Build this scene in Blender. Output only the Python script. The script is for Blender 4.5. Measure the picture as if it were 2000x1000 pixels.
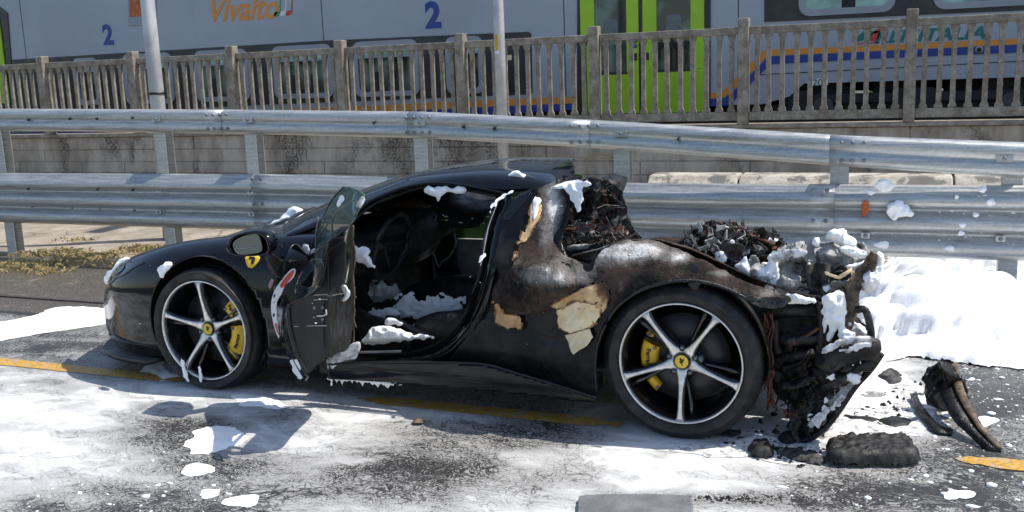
import bpy, bmesh, math, random
import numpy as np
from mathutils import Vector
for o in list(bpy.data.objects): bpy.data.objects.remove(o)
S = bpy.context.scene
COL = S.collection
rad = math.radians
# ------------------------------------------------------------------ camera
FPX, YAW, PITCH, ROLL = 1887.24, -0.3828, 0.1821, 0.0353
CAM = np.array([0.8641, -4.085, 1.6229])
cy, sy = math.cos(YAW), math.sin(YAW); cp, sp = math.cos(PITCH), math.sin(PITCH)
_f = np.array([sy*cp, cy*cp, -sp]); _r = np.array([cy, -sy, 0.0]); _d = np.cross(_f, _r)
cr, sr = math.cos(ROLL), math.sin(ROLL)
RM = np.array([cr*_r+sr*_d, -sr*_r+cr*_d, _f])          # rows: right, down, forward
cam = bpy.data.cameras.new('camera'); co = bpy.data.objects.new('camera', cam); COL.objects.link(co)
cam.sensor_width = 36; cam.lens = FPX/2000*36; cam.clip_end = 3000; cam.clip_start = 0.05
from mathutils import Matrix
Mx = Matrix([[RM[0][i], -RM[1][i], -RM[2][i], CAM[i]] for i in range(3)] + [[0, 0, 0, 1]])
co.matrix_world = Mx
S.camera = co
# ------------------------------------------------------------------ world, sun, exposure
SUN = Vector((0.56, 0.22, 1.0)).normalized()
w = bpy.data.worlds.new('World'); S.world = w; w.use_nodes = True
nt = w.node_tree; bg = nt.nodes['Background']
sky = nt.nodes.new('ShaderNodeTexSky'); sky.sky_type = 'NISHITA'; sky.sun_disc = False
sky.sun_elevation = math.asin(SUN.z); sky.sun_rotation = math.atan2(SUN.x, SUN.y)
nt.links.new(sky.outputs[0], bg.inputs[0]); bg.inputs[1].default_value = 0.148
sl = bpy.data.lights.new('sun', 'SUN'); sl.energy = 4.0; sl.angle = rad(0.5); sl.color = (1.0, 0.95, 0.86)
so = bpy.data.objects.new('sun', sl); COL.objects.link(so); so.rotation_euler = SUN.to_track_quat('Z', 'Y').to_euler()
S.view_settings.view_transform = 'Standard'; S.view_settings.look = 'None'
S.view_settings.exposure = 0.40; S.view_settings.gamma = 1; S.view_settings.use_curve_mapping = False
S.render.engine = 'CYCLES'
S.cycles.max_bounces = 8

# ------------------------------------------------------------------ pixel helpers (photo pixels -> points of the place)
def ray(x, y):
    x = np.asarray(x, float); y = np.asarray(y, float)
    a = np.stack([(x-1000)/FPX, (y-500)/FPX, np.ones_like(x)], -1)
    return a @ RM
def onY(x, y, Y):
    d = ray(x, y); t = (np.asarray(Y)-CAM[1])/d[..., 1]
    return CAM + d*t[..., None]
def onZ(x, y, Z=0.0):
    d = ray(x, y); t = (np.asarray(Z)-CAM[2])/d[..., 2]
    return CAM + d*t[..., None]
def topx(P):
    q = (np.asarray(P)-CAM) @ RM.T
    return np.stack([1000+FPX*q[..., 0]/q[..., 2], 500+FPX*q[..., 1]/q[..., 2]], -1)

# ------------------------------------------------------------------ noise
def _h(ix, iy, iz, s):
    n = (ix*374761393 + iy*668265263 + iz*2147483647 + s*1274126177) & 0x7fffffff
    n = ((n ^ (n >> 13))*1274126177) & 0x7fffffff
    return ((n ^ (n >> 16)) & 0xffff)/65535.0
def vn(x, y, z=0.0, s=0):
    x = np.asarray(x, float); y = np.asarray(y, float); z = np.zeros_like(x)+z
    xi, yi, zi = np.floor(x).astype(np.int64), np.floor(y).astype(np.int64), np.floor(z).astype(np.int64)
    fx, fy, fz = x-xi, y-yi, z-zi
    u, v, t = fx*fx*(3-2*fx), fy*fy*(3-2*fy), fz*fz*(3-2*fz)
    r = 0
    for a in (0, 1):
        for b in (0, 1):
            for c in (0, 1):
                r = r + _h(xi+a, yi+b, zi+c, s)*(u if a else 1-u)*(v if b else 1-v)*(t if c else 1-t)
    return r*2-1
def fbm(x, y, z=0.0, s=0, o=4):
    r = 0; a = 1.0
    for i in range(o):
        k = 2**i; r = r + a*vn(np.asarray(x)*k, np.asarray(y)*k, np.asarray(z)*k, s+i*7); a *= .5
    return r
def billow(x, y, z=0.0, s=0, o=3):
    r = 0; a = 1.0
    for i in range(o):
        k = 2**i; r = r + a*(1-np.abs(vn(np.asarray(x)*k, np.asarray(y)*k, np.asarray(z)*k, s+i*7))*1.6); a *= .5
    return r
def sst(a, b, x):
    t = np.clip((x-a)/(b-a), 0, 1); return t*t*(3-2*t)

# ------------------------------------------------------------------ mesh helpers
ORG = {}
def link(o, parent=None, org=(0, 0, 0)):
    COL.objects.link(o)
    org = np.asarray(org, float)
    if parent is not None:
        o.parent = parent; o.location = tuple(org-ORG[parent.name])
    else: o.location = tuple(org)
    ORG[o.name] = org
    return o
def tag(o, label=None, cat=None, group=None, kind=None):
    if label: o['label'] = label
    if cat: o['category'] = cat
    if group: o['group'] = group
    if kind: o['kind'] = kind
    return o
def empty(name, org, label=None, cat=None, group=None, parent=None):
    o = bpy.data.objects.new(name, None); o.empty_display_size = .1
    link(o, parent, org); return tag(o, label, cat, group)
def add(name, V, F, m, parent=None, smooth=True, org=None, thick=0, bev=0, **kw):
    V = np.asarray(V, float)
    if org is None:
        org = ORG[parent.name] if parent is not None else np.array([V[:, 0].mean(), V[:, 1].mean(), V[:, 2].min()])
    me = bpy.data.meshes.new(name)
    me.from_pydata((V-np.asarray(org)).tolist(), [], [tuple(map(int, f)) for f in F])
    me.update()
    ms = m if isinstance(m, (list, tuple)) else [m]
    for q in ms: me.materials.append(q)
    if smooth: me.polygons.foreach_set('use_smooth', [True]*len(me.polygons))
    o = bpy.data.objects.new(name, me); link(o, parent, org)
    if thick:
        s = o.modifiers.new('s', 'SOLIDIFY'); s.thickness = thick; s.offset = -1
    if bev:
        b = o.modifiers.new('b', 'BEVEL'); b.width = bev; b.segments = 2; b.limit_method = 'ANGLE'
    return tag(o, **kw)
class MB:
    def __init__(s): s.v = []; s.f = []
    def add(s, V, F):
        n = len(s.v); s.v += [tuple(map(float, p)) for p in V]; s.f += [tuple(int(i)+n for i in f) for f in F]; return s
    def box(s, x0, y0, z0, x1, y1, z1):
        return s.add([(x0, y0, z0), (x1, y0, z0), (x1, y1, z0), (x0, y1, z0), (x0, y0, z1), (x1, y0, z1), (x1, y1, z1), (x0, y1, z1)],
                     [(0, 3, 2, 1), (4, 5, 6, 7), (0, 1, 5, 4), (1, 2, 6, 5), (2, 3, 7, 6), (3, 0, 4, 7)])
    def tube(s, pts, r, n=8, cap=True):
        pts = [np.asarray(p, float) for p in pts]; rs = r if hasattr(r, '__len__') else [r]*len(pts)
        V = []; F = []
        for i, p in enumerate(pts):
            t = pts[min(i+1, len(pts)-1)]-pts[max(i-1, 0)]; t = t/(np.linalg.norm(t)+1e-9)
            a = np.cross(t, [0, 0, 1] if abs(t[2]) < .9 else [1, 0, 0]); a /= np.linalg.norm(a); b = np.cross(t, a)
            for k in range(n):
                g = 2*math.pi*k/n; V.append(p+rs[i]*(a*math.cos(g)+b*math.sin(g)))
        for i in range(len(pts)-1):
            for k in range(n):
                F.append((i*n+k, i*n+(k+1) % n, (i+1)*n+(k+1) % n, (i+1)*n+k))
        if cap: F += [tuple(range(n))[::-1], tuple((len(pts)-1)*n+k for k in range(n))]
        return s.add(V, F)
    def build(s, name, m, parent=None, **kw): return add(name, s.v, s.f, m, parent, **kw)
def prism(poly, y0, y1):
    """poly = [(x,z)] extruded from y0 (towards the camera) to y1."""
    n = len(poly)
    V = [(x, y0, z) for x, z in poly]+[(x, y1, z) for x, z in poly]
    a = sum(poly[i][0]*poly[(i+1) % n][1]-poly[(i+1) % n][0]*poly[i][1] for i in range(n))
    idx = list(range(n)) if a > 0 else list(range(n))[::-1]
    F = [tuple(idx), tuple(i+n for i in idx[::-1])]
    for k in range(n):
        i, j = idx[k], idx[(k+1) % n]; F.append((j, i, i+n, j+n))
    return V, F
def rrect(x0, z0, x1, z1, r, n=4):
    P = []
    for cx_, cz_, a0 in ((x1-r, z0+r, -90), (x1-r, z1-r, 0), (x0+r, z1-r, 90), (x0+r, z0+r, 180)):
        for k in range(n+1):
            a = rad(a0+90*k/n); P.append((cx_+r*math.cos(a), cz_+r*math.sin(a)))
    return P
def clip(V, F, s):
    V = [tuple(v) for v in V]; s = list(map(float, s)); cache = {}; out = []
    def cut(i, j):
        k = (min(i, j), max(i, j))
        if k not in cache:
            t = s[i]/(s[i]-s[j]); a, b = np.array(V[i]), np.array(V[j])
            cache[k] = len(V); V.append(tuple(a+(b-a)*t)); s.append(0.0)
        return cache[k]
    for f in F:
        poly = []; n = len(f)
        for k in range(n):
            i, j = f[k], f[(k+1) % n]
            if s[i] >= 0: poly.append(i)
            if (s[i] >= 0) != (s[j] >= 0): poly.append(cut(i, j))
        if len(poly) >= 3: out.append(tuple(poly))
    used = sorted({i for f in out for i in f}); m = {u: k for k, u in enumerate(used)}
    return np.array([V[u] for u in used]).reshape(-1, 3), [tuple(m[i] for i in f) for f in out]
def sdpoly(x, y, poly):
    P = np.asarray(poly, float); d = np.full(np.shape(x), 1e18); ins = np.zeros(np.shape(x), bool)
    for i in range(len(P)):
        a, b = P[i], P[(i+1) % len(P)]; e = b-a; L = e@e+1e-12
        t = np.clip(((x-a[0])*e[0]+(y-a[1])*e[1])/L, 0, 1)
        d = np.minimum(d, (x-a[0]-t*e[0])**2+(y-a[1]-t*e[1])**2)
        c = ((a[1] <= y) & (b[1] > y)) | ((b[1] <= y) & (a[1] > y))
        with np.errstate(divide='ignore', invalid='ignore'):
            xi = a[0]+(y-a[1])*(b[0]-a[0])/(b[1]-a[1] if b[1] != a[1] else 1e-12)
        ins ^= c & (x < xi)
    return np.where(ins, 1, -1)*np.sqrt(d)
def crs(P, n=6, closed=True):
    P = np.asarray(P, float); N = len(P); out = []
    for i in range(N if closed else N-1):
        p = [P[(i+k-1) % N] if closed else P[min(max(i+k-1, 0), N-1)] for k in range(4)]
        for k in range(n):
            t = k/n
            out.append(.5*((2*p[1])+(-p[0]+p[2])*t+(2*p[0]-5*p[1]+4*p[2]-p[3])*t*t+(-p[0]+3*p[1]-3*p[2]+p[3])*t**3))
    if not closed: out.append(P[-1])
    return np.array(out)
def surf(px, py, yf, it=14):
    Y = np.full(np.shape(px), .1)
    for _ in range(it):
        p = onY(px, py, Y); Y = .4*Y+.6*yf(np.asarray(px, float), np.asarray(py, float), p[..., 0], p[..., 2])
    return onY(px, py, Y)
def panel(poly, yf, step=5, rag=0, sd=0, extra=None, rs=.05):
    """a surface patch whose outline is given in photo pixels and whose depth is the function yf; returns V, F facing the camera"""
    P = np.asarray(poly, float); x0, y0 = P.min(0)-step; x1, y1 = P.max(0)+step
    nx, ny = int((x1-x0)/step)+2, int((y1-y0)/step)+2
    gx, gy = np.meshgrid(x0+step*np.arange(nx), y0+step*np.arange(ny)); gx = gx.ravel(); gy = gy.ravel()
    s = sdpoly(gx, gy, P)
    if rag: s = s+rag*fbm(gx*rs, gy*rs, 0, sd, 4)
    if extra is not None: s = np.minimum(s, extra(gx, gy))
    F = []
    for j in range(ny-1):
        for i in range(nx-1):
            a = j*nx+i
            if max(s[a], s[a+1], s[a+nx], s[a+nx+1]) < 0: continue
            F += [(a, a+nx, a+1), (a+1, a+nx, a+nx+1)]
    V2, F = clip(np.c_[gx, gy, 0*gx], F, s)
    V = surf(V2[:, 0], V2[:, 1], yf)
    return V, F
def flat(Y): return lambda px, py, X, Z: np.zeros_like(px)+Y
def net(N, nu, nv):
    """bicubic sheet through a control net N[i][j]"""
    N = np.asarray(N, float); rows = np.array([crs(N[i], nv, False) for i in range(len(N))])
    G = np.array([crs(rows[:, j], nu, False) for j in range(rows.shape[1])]).transpose(1, 0, 2)
    return G
def gridF(nu, nv, flip=False):
    F = []
    for i in range(nu-1):
        for j in range(nv-1):
            a = i*nv+j; q = (a, a+1, a+nv+1, a+nv)
            F.append(q[::-1] if flip else q)
    return F
def ico(sub):
    bm = bmesh.new(); bmesh.ops.create_icosphere(bm, subdivisions=sub, radius=1)
    V = np.array([v.co[:] for v in bm.verts]); F = [tuple(v.index for v in f.verts) for f in bm.faces]; bm.free(); return V, F
def lump(c, r, seed=0, amp=.3, fr=1.6, sub=3, flatb=None):
    V, F = ico(sub); n = billow(V[:, 0]*fr+seed*3.1, V[:, 1]*fr, V[:, 2]*fr, seed)-.9
    W = V*(1+amp*n)[:, None]*np.asarray(r)+np.asarray(c)
    if flatb is not None: W[:, 2] = np.maximum(W[:, 2], flatb)
    return W, F
def text(name, s, size, m, parent, org, rot, shear=0, off=0, depth=.002, align='CENTER', sx=1):
    c = bpy.data.curves.new(name, 'FONT'); c.body = s; c.size = size; c.shear = shear; c.offset = off; c.extrude = depth
    c.align_x = align; c.align_y = 'CENTER'; c.resolution_u = 3
    t = bpy.data.objects.new(name, c); COL.objects.link(t)
    dg = bpy.context.evaluated_depsgraph_get(); me = bpy.data.meshes.new_from_object(t.evaluated_get(dg))
    bpy.data.objects.remove(t)
    if sx != 1:
        for v in me.vertices: v.co.x *= sx
    me.materials.clear(); me.materials.append(m)
    o = bpy.data.objects.new(name, me); link(o, parent, org); o.rotation_euler = rot; return o

# ------------------------------------------------------------------ materials
class NT:
    def __init__(s, name):
        s.m = bpy.data.materials.new(name); s.m.use_nodes = True; s.t = s.m.node_tree; s.b = s.t.nodes['Principled BSDF']
        s.pos = s.t.nodes.new('ShaderNodeNewGeometry').outputs['Position']
    def n(s, k, **kw):
        x = s.t.nodes.new(k)
        for a, b in kw.items(): setattr(x, a, b)
        return x
    def l(s, a, b): s.t.links.new(a, b)
    def val(s, sock, v):
        if isinstance(v, bpy.types.NodeSocket): s.l(v, sock)
        else: sock.default_value = (*v, 1) if isinstance(v, tuple) and len(v) == 3 and sock.type == 'RGBA' else v
    def noise(s, sc, det=5, rough=.55, vec=None, dist=0):
        x = s.n('ShaderNodeTexNoise'); x.inputs['Scale'].default_value = sc; x.inputs['Detail'].default_value = det
        x.inputs['Roughness'].default_value = rough; x.inputs['Distortion'].default_value = dist
        s.l(vec if vec is not None else s.pos, x.inputs['Vector']); return x.outputs['Fac']
    def voro(s, sc, feat='F1', vec=None, out='Distance', rnd=1):
        x = s.n('ShaderNodeTexVoronoi', feature=feat); x.inputs['Scale'].default_value = sc; x.inputs['Randomness'].default_value = rnd
        s.l(vec if vec is not None else s.pos, x.inputs['Vector']); return x.outputs[out]
    def scale(s, v, vec=None):
        x = s.n('ShaderNodeMapping'); x.inputs['Scale'].default_value = v; s.l(vec if vec is not None else s.pos, x.inputs['Vector']); return x.outputs[0]
    def warp(s, amt, sc, vec=None):
        x = s.n('ShaderNodeTexNoise'); x.inputs['Scale'].default_value = sc; x.inputs['Detail'].default_value = 3
        v = vec if vec is not None else s.pos; s.l(v, x.inputs['Vector'])
        a = s.n('ShaderNodeVectorMath', operation='MULTIPLY_ADD'); s.l(x.outputs['Color'], a.inputs[0]); a.inputs[1].default_value = (amt,)*3
        s.l(v, a.inputs[2]); return a.outputs[0]
    def math(s, op, a, b=None, c=None):
        x = s.n('ShaderNodeMath', operation=op); s.val(x.inputs[0], a)
        if b is not None: s.val(x.inputs[1], b)
        if c is not None: s.val(x.inputs[2], c)
        return x.outputs[0]
    def ramp(s, f, a, b, lo=0.0, hi=1.0):
        x = s.n('ShaderNodeMapRange', interpolation_type='SMOOTHSTEP'); s.l(f, x.inputs[0])
        x.inputs[1].default_value = a; x.inputs[2].default_value = b; x.inputs[3].default_value = lo; x.inputs[4].default_value = hi
        return x.outputs[0]
    def mix(s, f, a, b):
        x = s.n('ShaderNodeMix', data_type='RGBA'); s.val(x.inputs[0], f); s.val(x.inputs[6], a); s.val(x.inputs[7], b); return x.outputs[2]
    def bump(s, h, strength=.3, dist=.01):
        x = s.n('ShaderNodeBump'); x.inputs['Strength'].default_value = strength; x.inputs['Distance'].default_value = dist
        s.l(h, x.inputs['Height']); s.l(x.outputs[0], s.b.inputs['Normal']); return x
    def set(s, **kw):
        for k, v in kw.items():
            s.val(s.b.inputs[{'color': 'Base Color', 'rough': 'Roughness', 'metal': 'Metallic', 'coat': 'Coat Weight', 'coatr': 'Coat Roughness',
                              'spec': 'Specular IOR Level', 'trans': 'Transmission Weight', 'sss': 'Subsurface Weight', 'alpha': 'Alpha', 'ior': 'IOR'}[k]], v)
        return s.m
def simple(name, c, rough=.5, metal=0, var=.25, sc=8, bump=0, bsc=60, **kw):
    t = NT(name); n = t.noise(sc, 6, .6)
    a = tuple(v*(1-var) for v in c); b = tuple(min(1, v*(1+var)) for v in c)
    t.set(color=t.mix(t.ramp(n, .3, .7), a, b), rough=t.ramp(t.noise(sc*2.3, 4), .3, .7, max(0, rough-.08), min(1, rough+.08)), metal=metal, **kw)
    if bump: t.bump(t.noise(bsc, 5), bump, .01)
    return t.m

M = {}
# glossy black paint, wet and dusty
t = NT('black_paint'); d = t.ramp(t.noise(14, 8, .65), .5, .78); sp_ = t.ramp(t.voro(70), .10, .04)
big = t.ramp(t.noise(1.3, 3), .62, .8)
c = t.mix(d, (.0035, .004, .0055), (.009, .009, .010)); c = t.mix(t.math('MULTIPLY', sp_, t.math('MULTIPLY', big, .45)), c, (.35, .37, .4))
t.set(color=c, rough=t.ramp(t.noise(9, 7, .65), .45, .8, .035, .22), coat=.12, coatr=.03, spec=.30); t.bump(t.noise(240, 2), .02, .002); M['paint'] = t.m
t = NT('sooty_paint'); c = t.mix(t.ramp(t.noise(6, 8, .65), .4, .7), (.006, .006, .007), (.028, .025, .023))
t.set(color=c, rough=t.ramp(t.noise(7, 7, .65), .3, .75, .14, .45), spec=.22); t.bump(t.noise(150, 4), .05, .004); M['sooty'] = t.m
# burnt panel: bare charred skin, brown / grey ash / white ash with scabs
def burnt(name, ash=.5, brown=.5, attr=False):
    t = NT(name); wv = t.warp(.10, 6)
    big = t.noise(5.5, 8, .66, wv); fine = t.noise(48, 8, .72); streak = t.noise(16, 7, .7, t.scale((1, 1, .35), wv)); vor = t.voro(30, 'DISTANCE_TO_EDGE', t.warp(.06, 14))
    if attr:
        x = t.n('ShaderNodeAttribute', attribute_name='ash'); A = x.outputs['Fac']
    else: A = ash
    base = t.mix(t.ramp(big, .36, .62), (.010, .0085, .008), (.060*brown+.010, .038*brown+.009, .029*brown+.008))
    base = t.mix(t.math('MULTIPLY', t.ramp(fine, .46, .68), .35), base, (.11, .088, .075))
    m_ = t.math('ADD', t.math('MULTIPLY', big, .42), t.math('ADD', t.math('MULTIPLY', streak, .34), t.math('MULTIPLY', fine, .30)))
    q = t.math('ADD', m_, t.math('MULTIPLY_ADD', A, .52, -.52))
    col = t.mix(t.math('MULTIPLY', t.ramp(q, .16, .50), .9), base, (.30, .275, .255))
    col = t.mix(t.ramp(q, .40, .58), col, (.74, .72, .69))
    col = t.mix(t.math('MULTIPLY', t.ramp(vor, .025, .0), .35), col, (.012, .01, .009))
    t.set(color=col, rough=t.ramp(fine, .3, .7, .68, .95), spec=.16)
    t.bump(t.math('ADD', t.math('ADD', fine, streak), t.math('MULTIPLY', t.ramp(vor, 0, .08), .2)), .6, .012); return t.m
M['ashmap'] = burnt('burnt_skin_with_ash', .5, .95, True)
M['burnt'] = burnt('burnt_skin', .3, .8); M['ashy'] = burnt('ash_covered_skin', .7, .5); M['charhaunch'] = burnt('charred_skin', .12, 1.2)
t = NT('bare_composite'); n = t.noise(9, 6, .6)
c = t.mix(t.ramp(n, .35, .65), (.50, .29, .12), (.72, .50, .27)); e = t.ramp(t.noise(17, 8, .7), .55, .7)
c = t.mix(t.math('MULTIPLY', e, .85), c, (.16, .075, .03)); c = t.mix(t.ramp(t.noise(60, 3), .7, .76), c, (.03, .02, .015))
x = t.n('ShaderNodeAttribute', attribute_name='scorch'); sc_ = t.math('ADD', x.outputs['Fac'], t.math('MULTIPLY_ADD', t.noise(26, 7, .7), .9, -.45)); c = t.mix(t.ramp(sc_, .30, .75), c, (.17, .075, .030)); c = t.mix(t.ramp(sc_, .72, 1.05), c, (.03, .02, .015)); t.set(color=c, rough=.7); t.bump(t.noise(40, 5), .25, .006); M['tan'] = t.m
t = NT('cream_composite'); c = t.mix(t.ramp(t.noise(14, 5), .4, .65), (.76, .56, .30), (.86, .69, .44)); c = t.mix(t.ramp(t.noise(30, 5), .64, .72), c, (.2, .13, .07))
x = t.n('ShaderNodeAttribute', attribute_name='scorch'); sc_ = t.math('ADD', x.outputs['Fac'], t.math('MULTIPLY_ADD', t.noise(26, 7, .7), .9, -.45)); c = t.mix(t.ramp(sc_, .30, .75), c, (.17, .075, .030)); c = t.mix(t.ramp(sc_, .72, 1.05), c, (.03, .02, .015)); t.set(color=c, rough=.6); M['cream'] = t.m
def dark(name, a, b, rough=.6, sc=30, bump=.5, ash=0):
    t = NT(name); n = t.noise(sc, 8, .7); c = t.mix(t.ramp(n, .35, .7), a, b)
    if ash: c = t.mix(t.math('MULTIPLY', t.ramp(t.noise(sc*.35, 8, .7), .56, .7), ash), c, (.42, .41, .39))
    t.set(color=c, rough=t.ramp(t.noise(sc*.6, 5), .3, .7, rough-.2, rough+.2), spec=.4); t.bump(n, bump, .015); return t.m
M['char'] = dark('charcoal', (.004, .004, .004), (.035, .032, .03), .55, 30)
M['charash'] = dark('charcoal_with_ash', (.008, .008, .008), (.09, .085, .08), .65, 22, .6, .75)
M['melt'] = dark('melted_plastic', (.004, .004, .0045), (.022, .021, .021), .32, 14, .8, .22)
M['greyash'] = dark('grey_ash_sheet', (.20, .20, .195), (.52, .51, .485), .7, 16, .5, .4)
M['brownash'] = dark('brown_burnt_strip', (.05, .035, .025), (.24, .17, .11), .7, 22, .6, .3)
M['rustwire'] = dark('copper_wire', (.06, .018, .010), (.22, .075, .04), .55, 60, .2)
M['inside'] = dark('soot_interior', (.004, .004, .004), (.030, .029, .028), .5, 18, .4)
M['insidebrown'] = dark('soot_interior_brown', (.03, .019, .010), (.13, .08, .04), .6, 20, .4)
M['insidegrey'] = simple('grey_door_card', (.24, .235, .22), .6)
M['trim'] = simple('black_trim', (.012, .012, .013), .42, bump=.1, bsc=200)
M['seal'] = simple('rubber_seal', (.008, .008, .008), .5)
t = NT('tyre_rubber'); c = t.mix(t.ramp(t.noise(18, 7, .65), .42, .72), (.010, .010, .011), (.032, .030, .029))
t.set(color=c, rough=t.ramp(t.noise(11, 6), .35, .7, .42, .75), spec=.35); t.bump(t.noise(120, 4), .08, .004); M['tyre'] = t.m
t = NT('rim_black'); c = t.mix(t.ramp(t.noise(13, 7, .65), .5, .72), (.006, .0065, .008), (.05, .055, .065)); t.set(color=c, rough=.2, coat=.6, spec=.4); M['rimblack'] = t.m
t = NT('machined_metal'); c = t.mix(t.ramp(t.noise(22, 6), .4, .7), (.62, .60, .57), (.8, .78, .74)); t.set(color=c, rough=.34, metal=.75); M['machined'] = t.m
M['disc'] = simple('brake_disc', (.035, .035, .038), .45, .3); M['discgrey'] = simple('grey_hub_metal', (.16, .18, .20), .4, .4)
M['yellow'] = simple('yellow_paint', (.72, .42, .015), .35, 0, .12, 12); M['emblem'] = simple('emblem_yellow', (.78, .52, .04), .4, 0, .06)
M['black'] = simple('black_mark', (.008, .008, .008), .5); M['white'] = simple('white_mark', (.72, .72, .72), .5, 0, .06)
M['red'] = simple('red_mark', (.55, .045, .03), .4, 0, .15)
# foam
t = NT('foam'); n = t.noise(26, 6, .65); c = t.mix(t.ramp(n, .3, .7), (.88, .89, .90), (.95, .95, .95))
t.set(color=c, rough=.8, sss=.7, spec=.15); t.b.inputs['Subsurface Radius'].default_value = (.06, .06, .06)
t.bump(t.math('ADD', n, t.math('MULTIPLY', t.voro(55), .5)), .28, .008); M['foam'] = t.m
t = NT('dirty_foam'); c = t.mix(t.ramp(t.noise(24, 7, .7), .42, .66), (.78, .78, .78), (.22, .21, .20)); t.set(color=c, rough=.8); t.bump(t.noise(60, 5), .4, .01); M['dfoam'] = t.m
# glass
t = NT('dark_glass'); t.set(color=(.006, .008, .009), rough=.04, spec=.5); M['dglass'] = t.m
t = NT('tinted_glass'); t.set(color=(.16, .24, .20), rough=.03, trans=.72, ior=1.3); M['tglass'] = t.m
t = NT('green_window'); t.set(color=t.mix(t.ramp(t.noise(6), .4, .6), (.10, .19, .06), (.17, .27, .10)), rough=.3, trans=.45, ior=1.2); M['gglass'] = t.m
t = NT('mirror_glass'); t.set(color=(.45, .55, .53), rough=.03, metal=1.0); M['mirror'] = t.m
# galvanised steel
t = NT('galvanised_steel'); v = t.scale((1.2, 6, 22)); n = t.noise(3, 7, .65, v); sp2 = t.math('MULTIPLY', t.voro(38), .9)
c = t.mix(t.ramp(n, .3, .7), (.32, .338, .338), (.54, .55, .535)); c = t.mix(.10, c, sp2)
st = t.ramp(t.noise(4, 8, .7), .62, .75); c = t.mix(t.math('MULTIPLY', st, .45), c, (.19, .18, .16))
scr = t.ramp(t.noise(14, 4, .6, t.scale((1, 4, 6))), .66, .72); c = t.mix(t.math('MULTIPLY', scr, .6), c, (.68, .68, .68))
t.set(color=c, rough=t.ramp(n, .3, .7, .36, .50), metal=.6); t.bump(n, .06, .01); M['galv'] = t.m
M['galvdark'] = simple('steel_fitting', (.22, .23, .24), .5, .4)
# concrete
t = NT('fence_concrete'); n = t.noise(7, 9, .7); f = t.noise(70, 6, .7); c = t.mix(t.ramp(n, .35, .65), (.20, .175, .14), (.38, .345, .29))
c = t.mix(t.math('MULTIPLY', t.ramp(f, .42, .62), .5), c, (.10, .085, .065)); c = t.mix(t.math('MULTIPLY', t.ramp(t.noise(2.2, 5), .55, .7), .4), c, (.40, .37, .31))
t.set(color=c, rough=.9, spec=.2); t.bump(f, .5, .012); M['fence'] = t.m
t = NT('wall_concrete'); v = t.scale((1, 1, .35)); n = t.noise(2.4, 9, .72, v); f = t.noise(34, 8, .75); c = t.mix(t.ramp(n, .38, .62), (.27, .235, .19), (.44, .40, .34))
st = t.ramp(t.noise(1.1, 9, .72, t.scale((1, 1, .5))), .46, .62); c = t.mix(t.math('MULTIPLY', st, t.ramp(f, .36, .58)), c, (.055, .048, .040))
c = t.mix(t.ramp(t.noise(2.8, 4, .6, t.scale((1.5, 1, .12))), .64, .75, 0, .5), c, (.5, .46, .40))
t.set(color=c, rough=.92, spec=.2); t.bump(f, .5, .012); M['wall'] = t.m
t = NT('pale_concrete'); n = t.noise(9, 8, .7); c = t.mix(t.ramp(n, .4, .6), (.34, .30, .24), (.50, .45, .37)); p = t.ramp(t.noise(4.3, 8, .7), .50, .57)
c = t.mix(t.math('MULTIPLY', p, .8), c, (.10, .095, .09)); t.set(color=c, rough=.9); t.bump(n, .4, .01); M['pale'] = t.m
t = NT('pavement_tan'); n = t.noise(2, 9, .7); c = t.mix(t.ramp(n, .35, .65), (.25, .21, .165), (.38, .335, .275)); c = t.mix(t.ramp(t.noise(60, 4), .62, .7), c, (.14, .11, .08))
c = t.mix(t.math('MULTIPLY', t.ramp(t.voro(.9, 'DISTANCE_TO_EDGE', t.warp(.5, 2)), .012, .0), .7), c, (.07, .055, .045))
t.set(color=c, rough=.95, spec=.15); t.bump(t.noise(50, 6), .4, .01); M['tanpave'] = t.m
M['pole'] = simple('pole_paint', (.46, .47, .47), .5, .2, .18, 4)
M['ballast'] = simple('track_ballast', (.07, .06, .05), .95, 0, .5, 12, .8, 30)
# train
t = NT('train_grey'); n = t.noise(.8, 5); c = t.mix(t.ramp(n, .3, .7), (.34, .37, .415), (.39, .42, .465)); c = t.mix(t.ramp(t.noise(3, 6, .6, t.scale((2, 1, .3))), .6, .8, 0, .25), c, (.18, .19, .2)); t.set(color=c, rough=.32, spec=.4); M['tgrey'] = t.m
M['tband'] = simple('train_dark_band', (.014, .015, .021), .3, 0, .1, 2); M['tframe'] = simple('train_window_frame', (.30, .32, .35), .4, 0, .08, 3)
t = NT('train_glass'); c = t.mix(t.ramp(t.noise(1.9, 4), .42, .62), (.012, .020, .020), (.085, .15, .13)); t.set(color=c, rough=.06, spec=.55); M['tglassm'] = t.m  # teal reflections put into the pane colour as noise
t = NT('train_glass_teal'); c = t.mix(t.ramp(t.noise(2.4, 4), .35, .65), (.14, .28, .25), (.32, .55, .48)); t.set(color=c, rough=.08, spec=.5); M['tteal'] = t.m
M['tgreen'] = simple('train_door_green', (.36, .60, .018), .38, 0, .06, 2); M['torange'] = simple('train_orange', (.75, .27, .035), .4, 0, .06, 2); M['tblue'] = simple('train_blue', (.015, .045, .26), .4, 0, .08, 2)
M['tteallogo'] = simple('logo_teal', (.01, .16, .14), .45, 0, .06); M['tunder'] = simple('train_underframe', (.018, .017, .016), .7, 0, .4, 6)
M['lego'] = simple('logo_green', (.03, .28, .08), .45, 0, .06); M['led'] = simple('display_amber', (.45, .12, .03), .5, 0, .4, 24)
M['leaf'] = simple('bush_leaf', (.10, .14, .02), .6, 0, .4, 20); M['straw'] = simple('dry_grass', (.34, .26, .12), .85, 0, .35, 30); M['weed'] = simple('green_weed', (.19, .19, .075), .8, 0, .4, 30)
M['orangebit'] = simple('orange_plastic', (.42, .10, .025), .4, 0, .3, 30)

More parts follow.
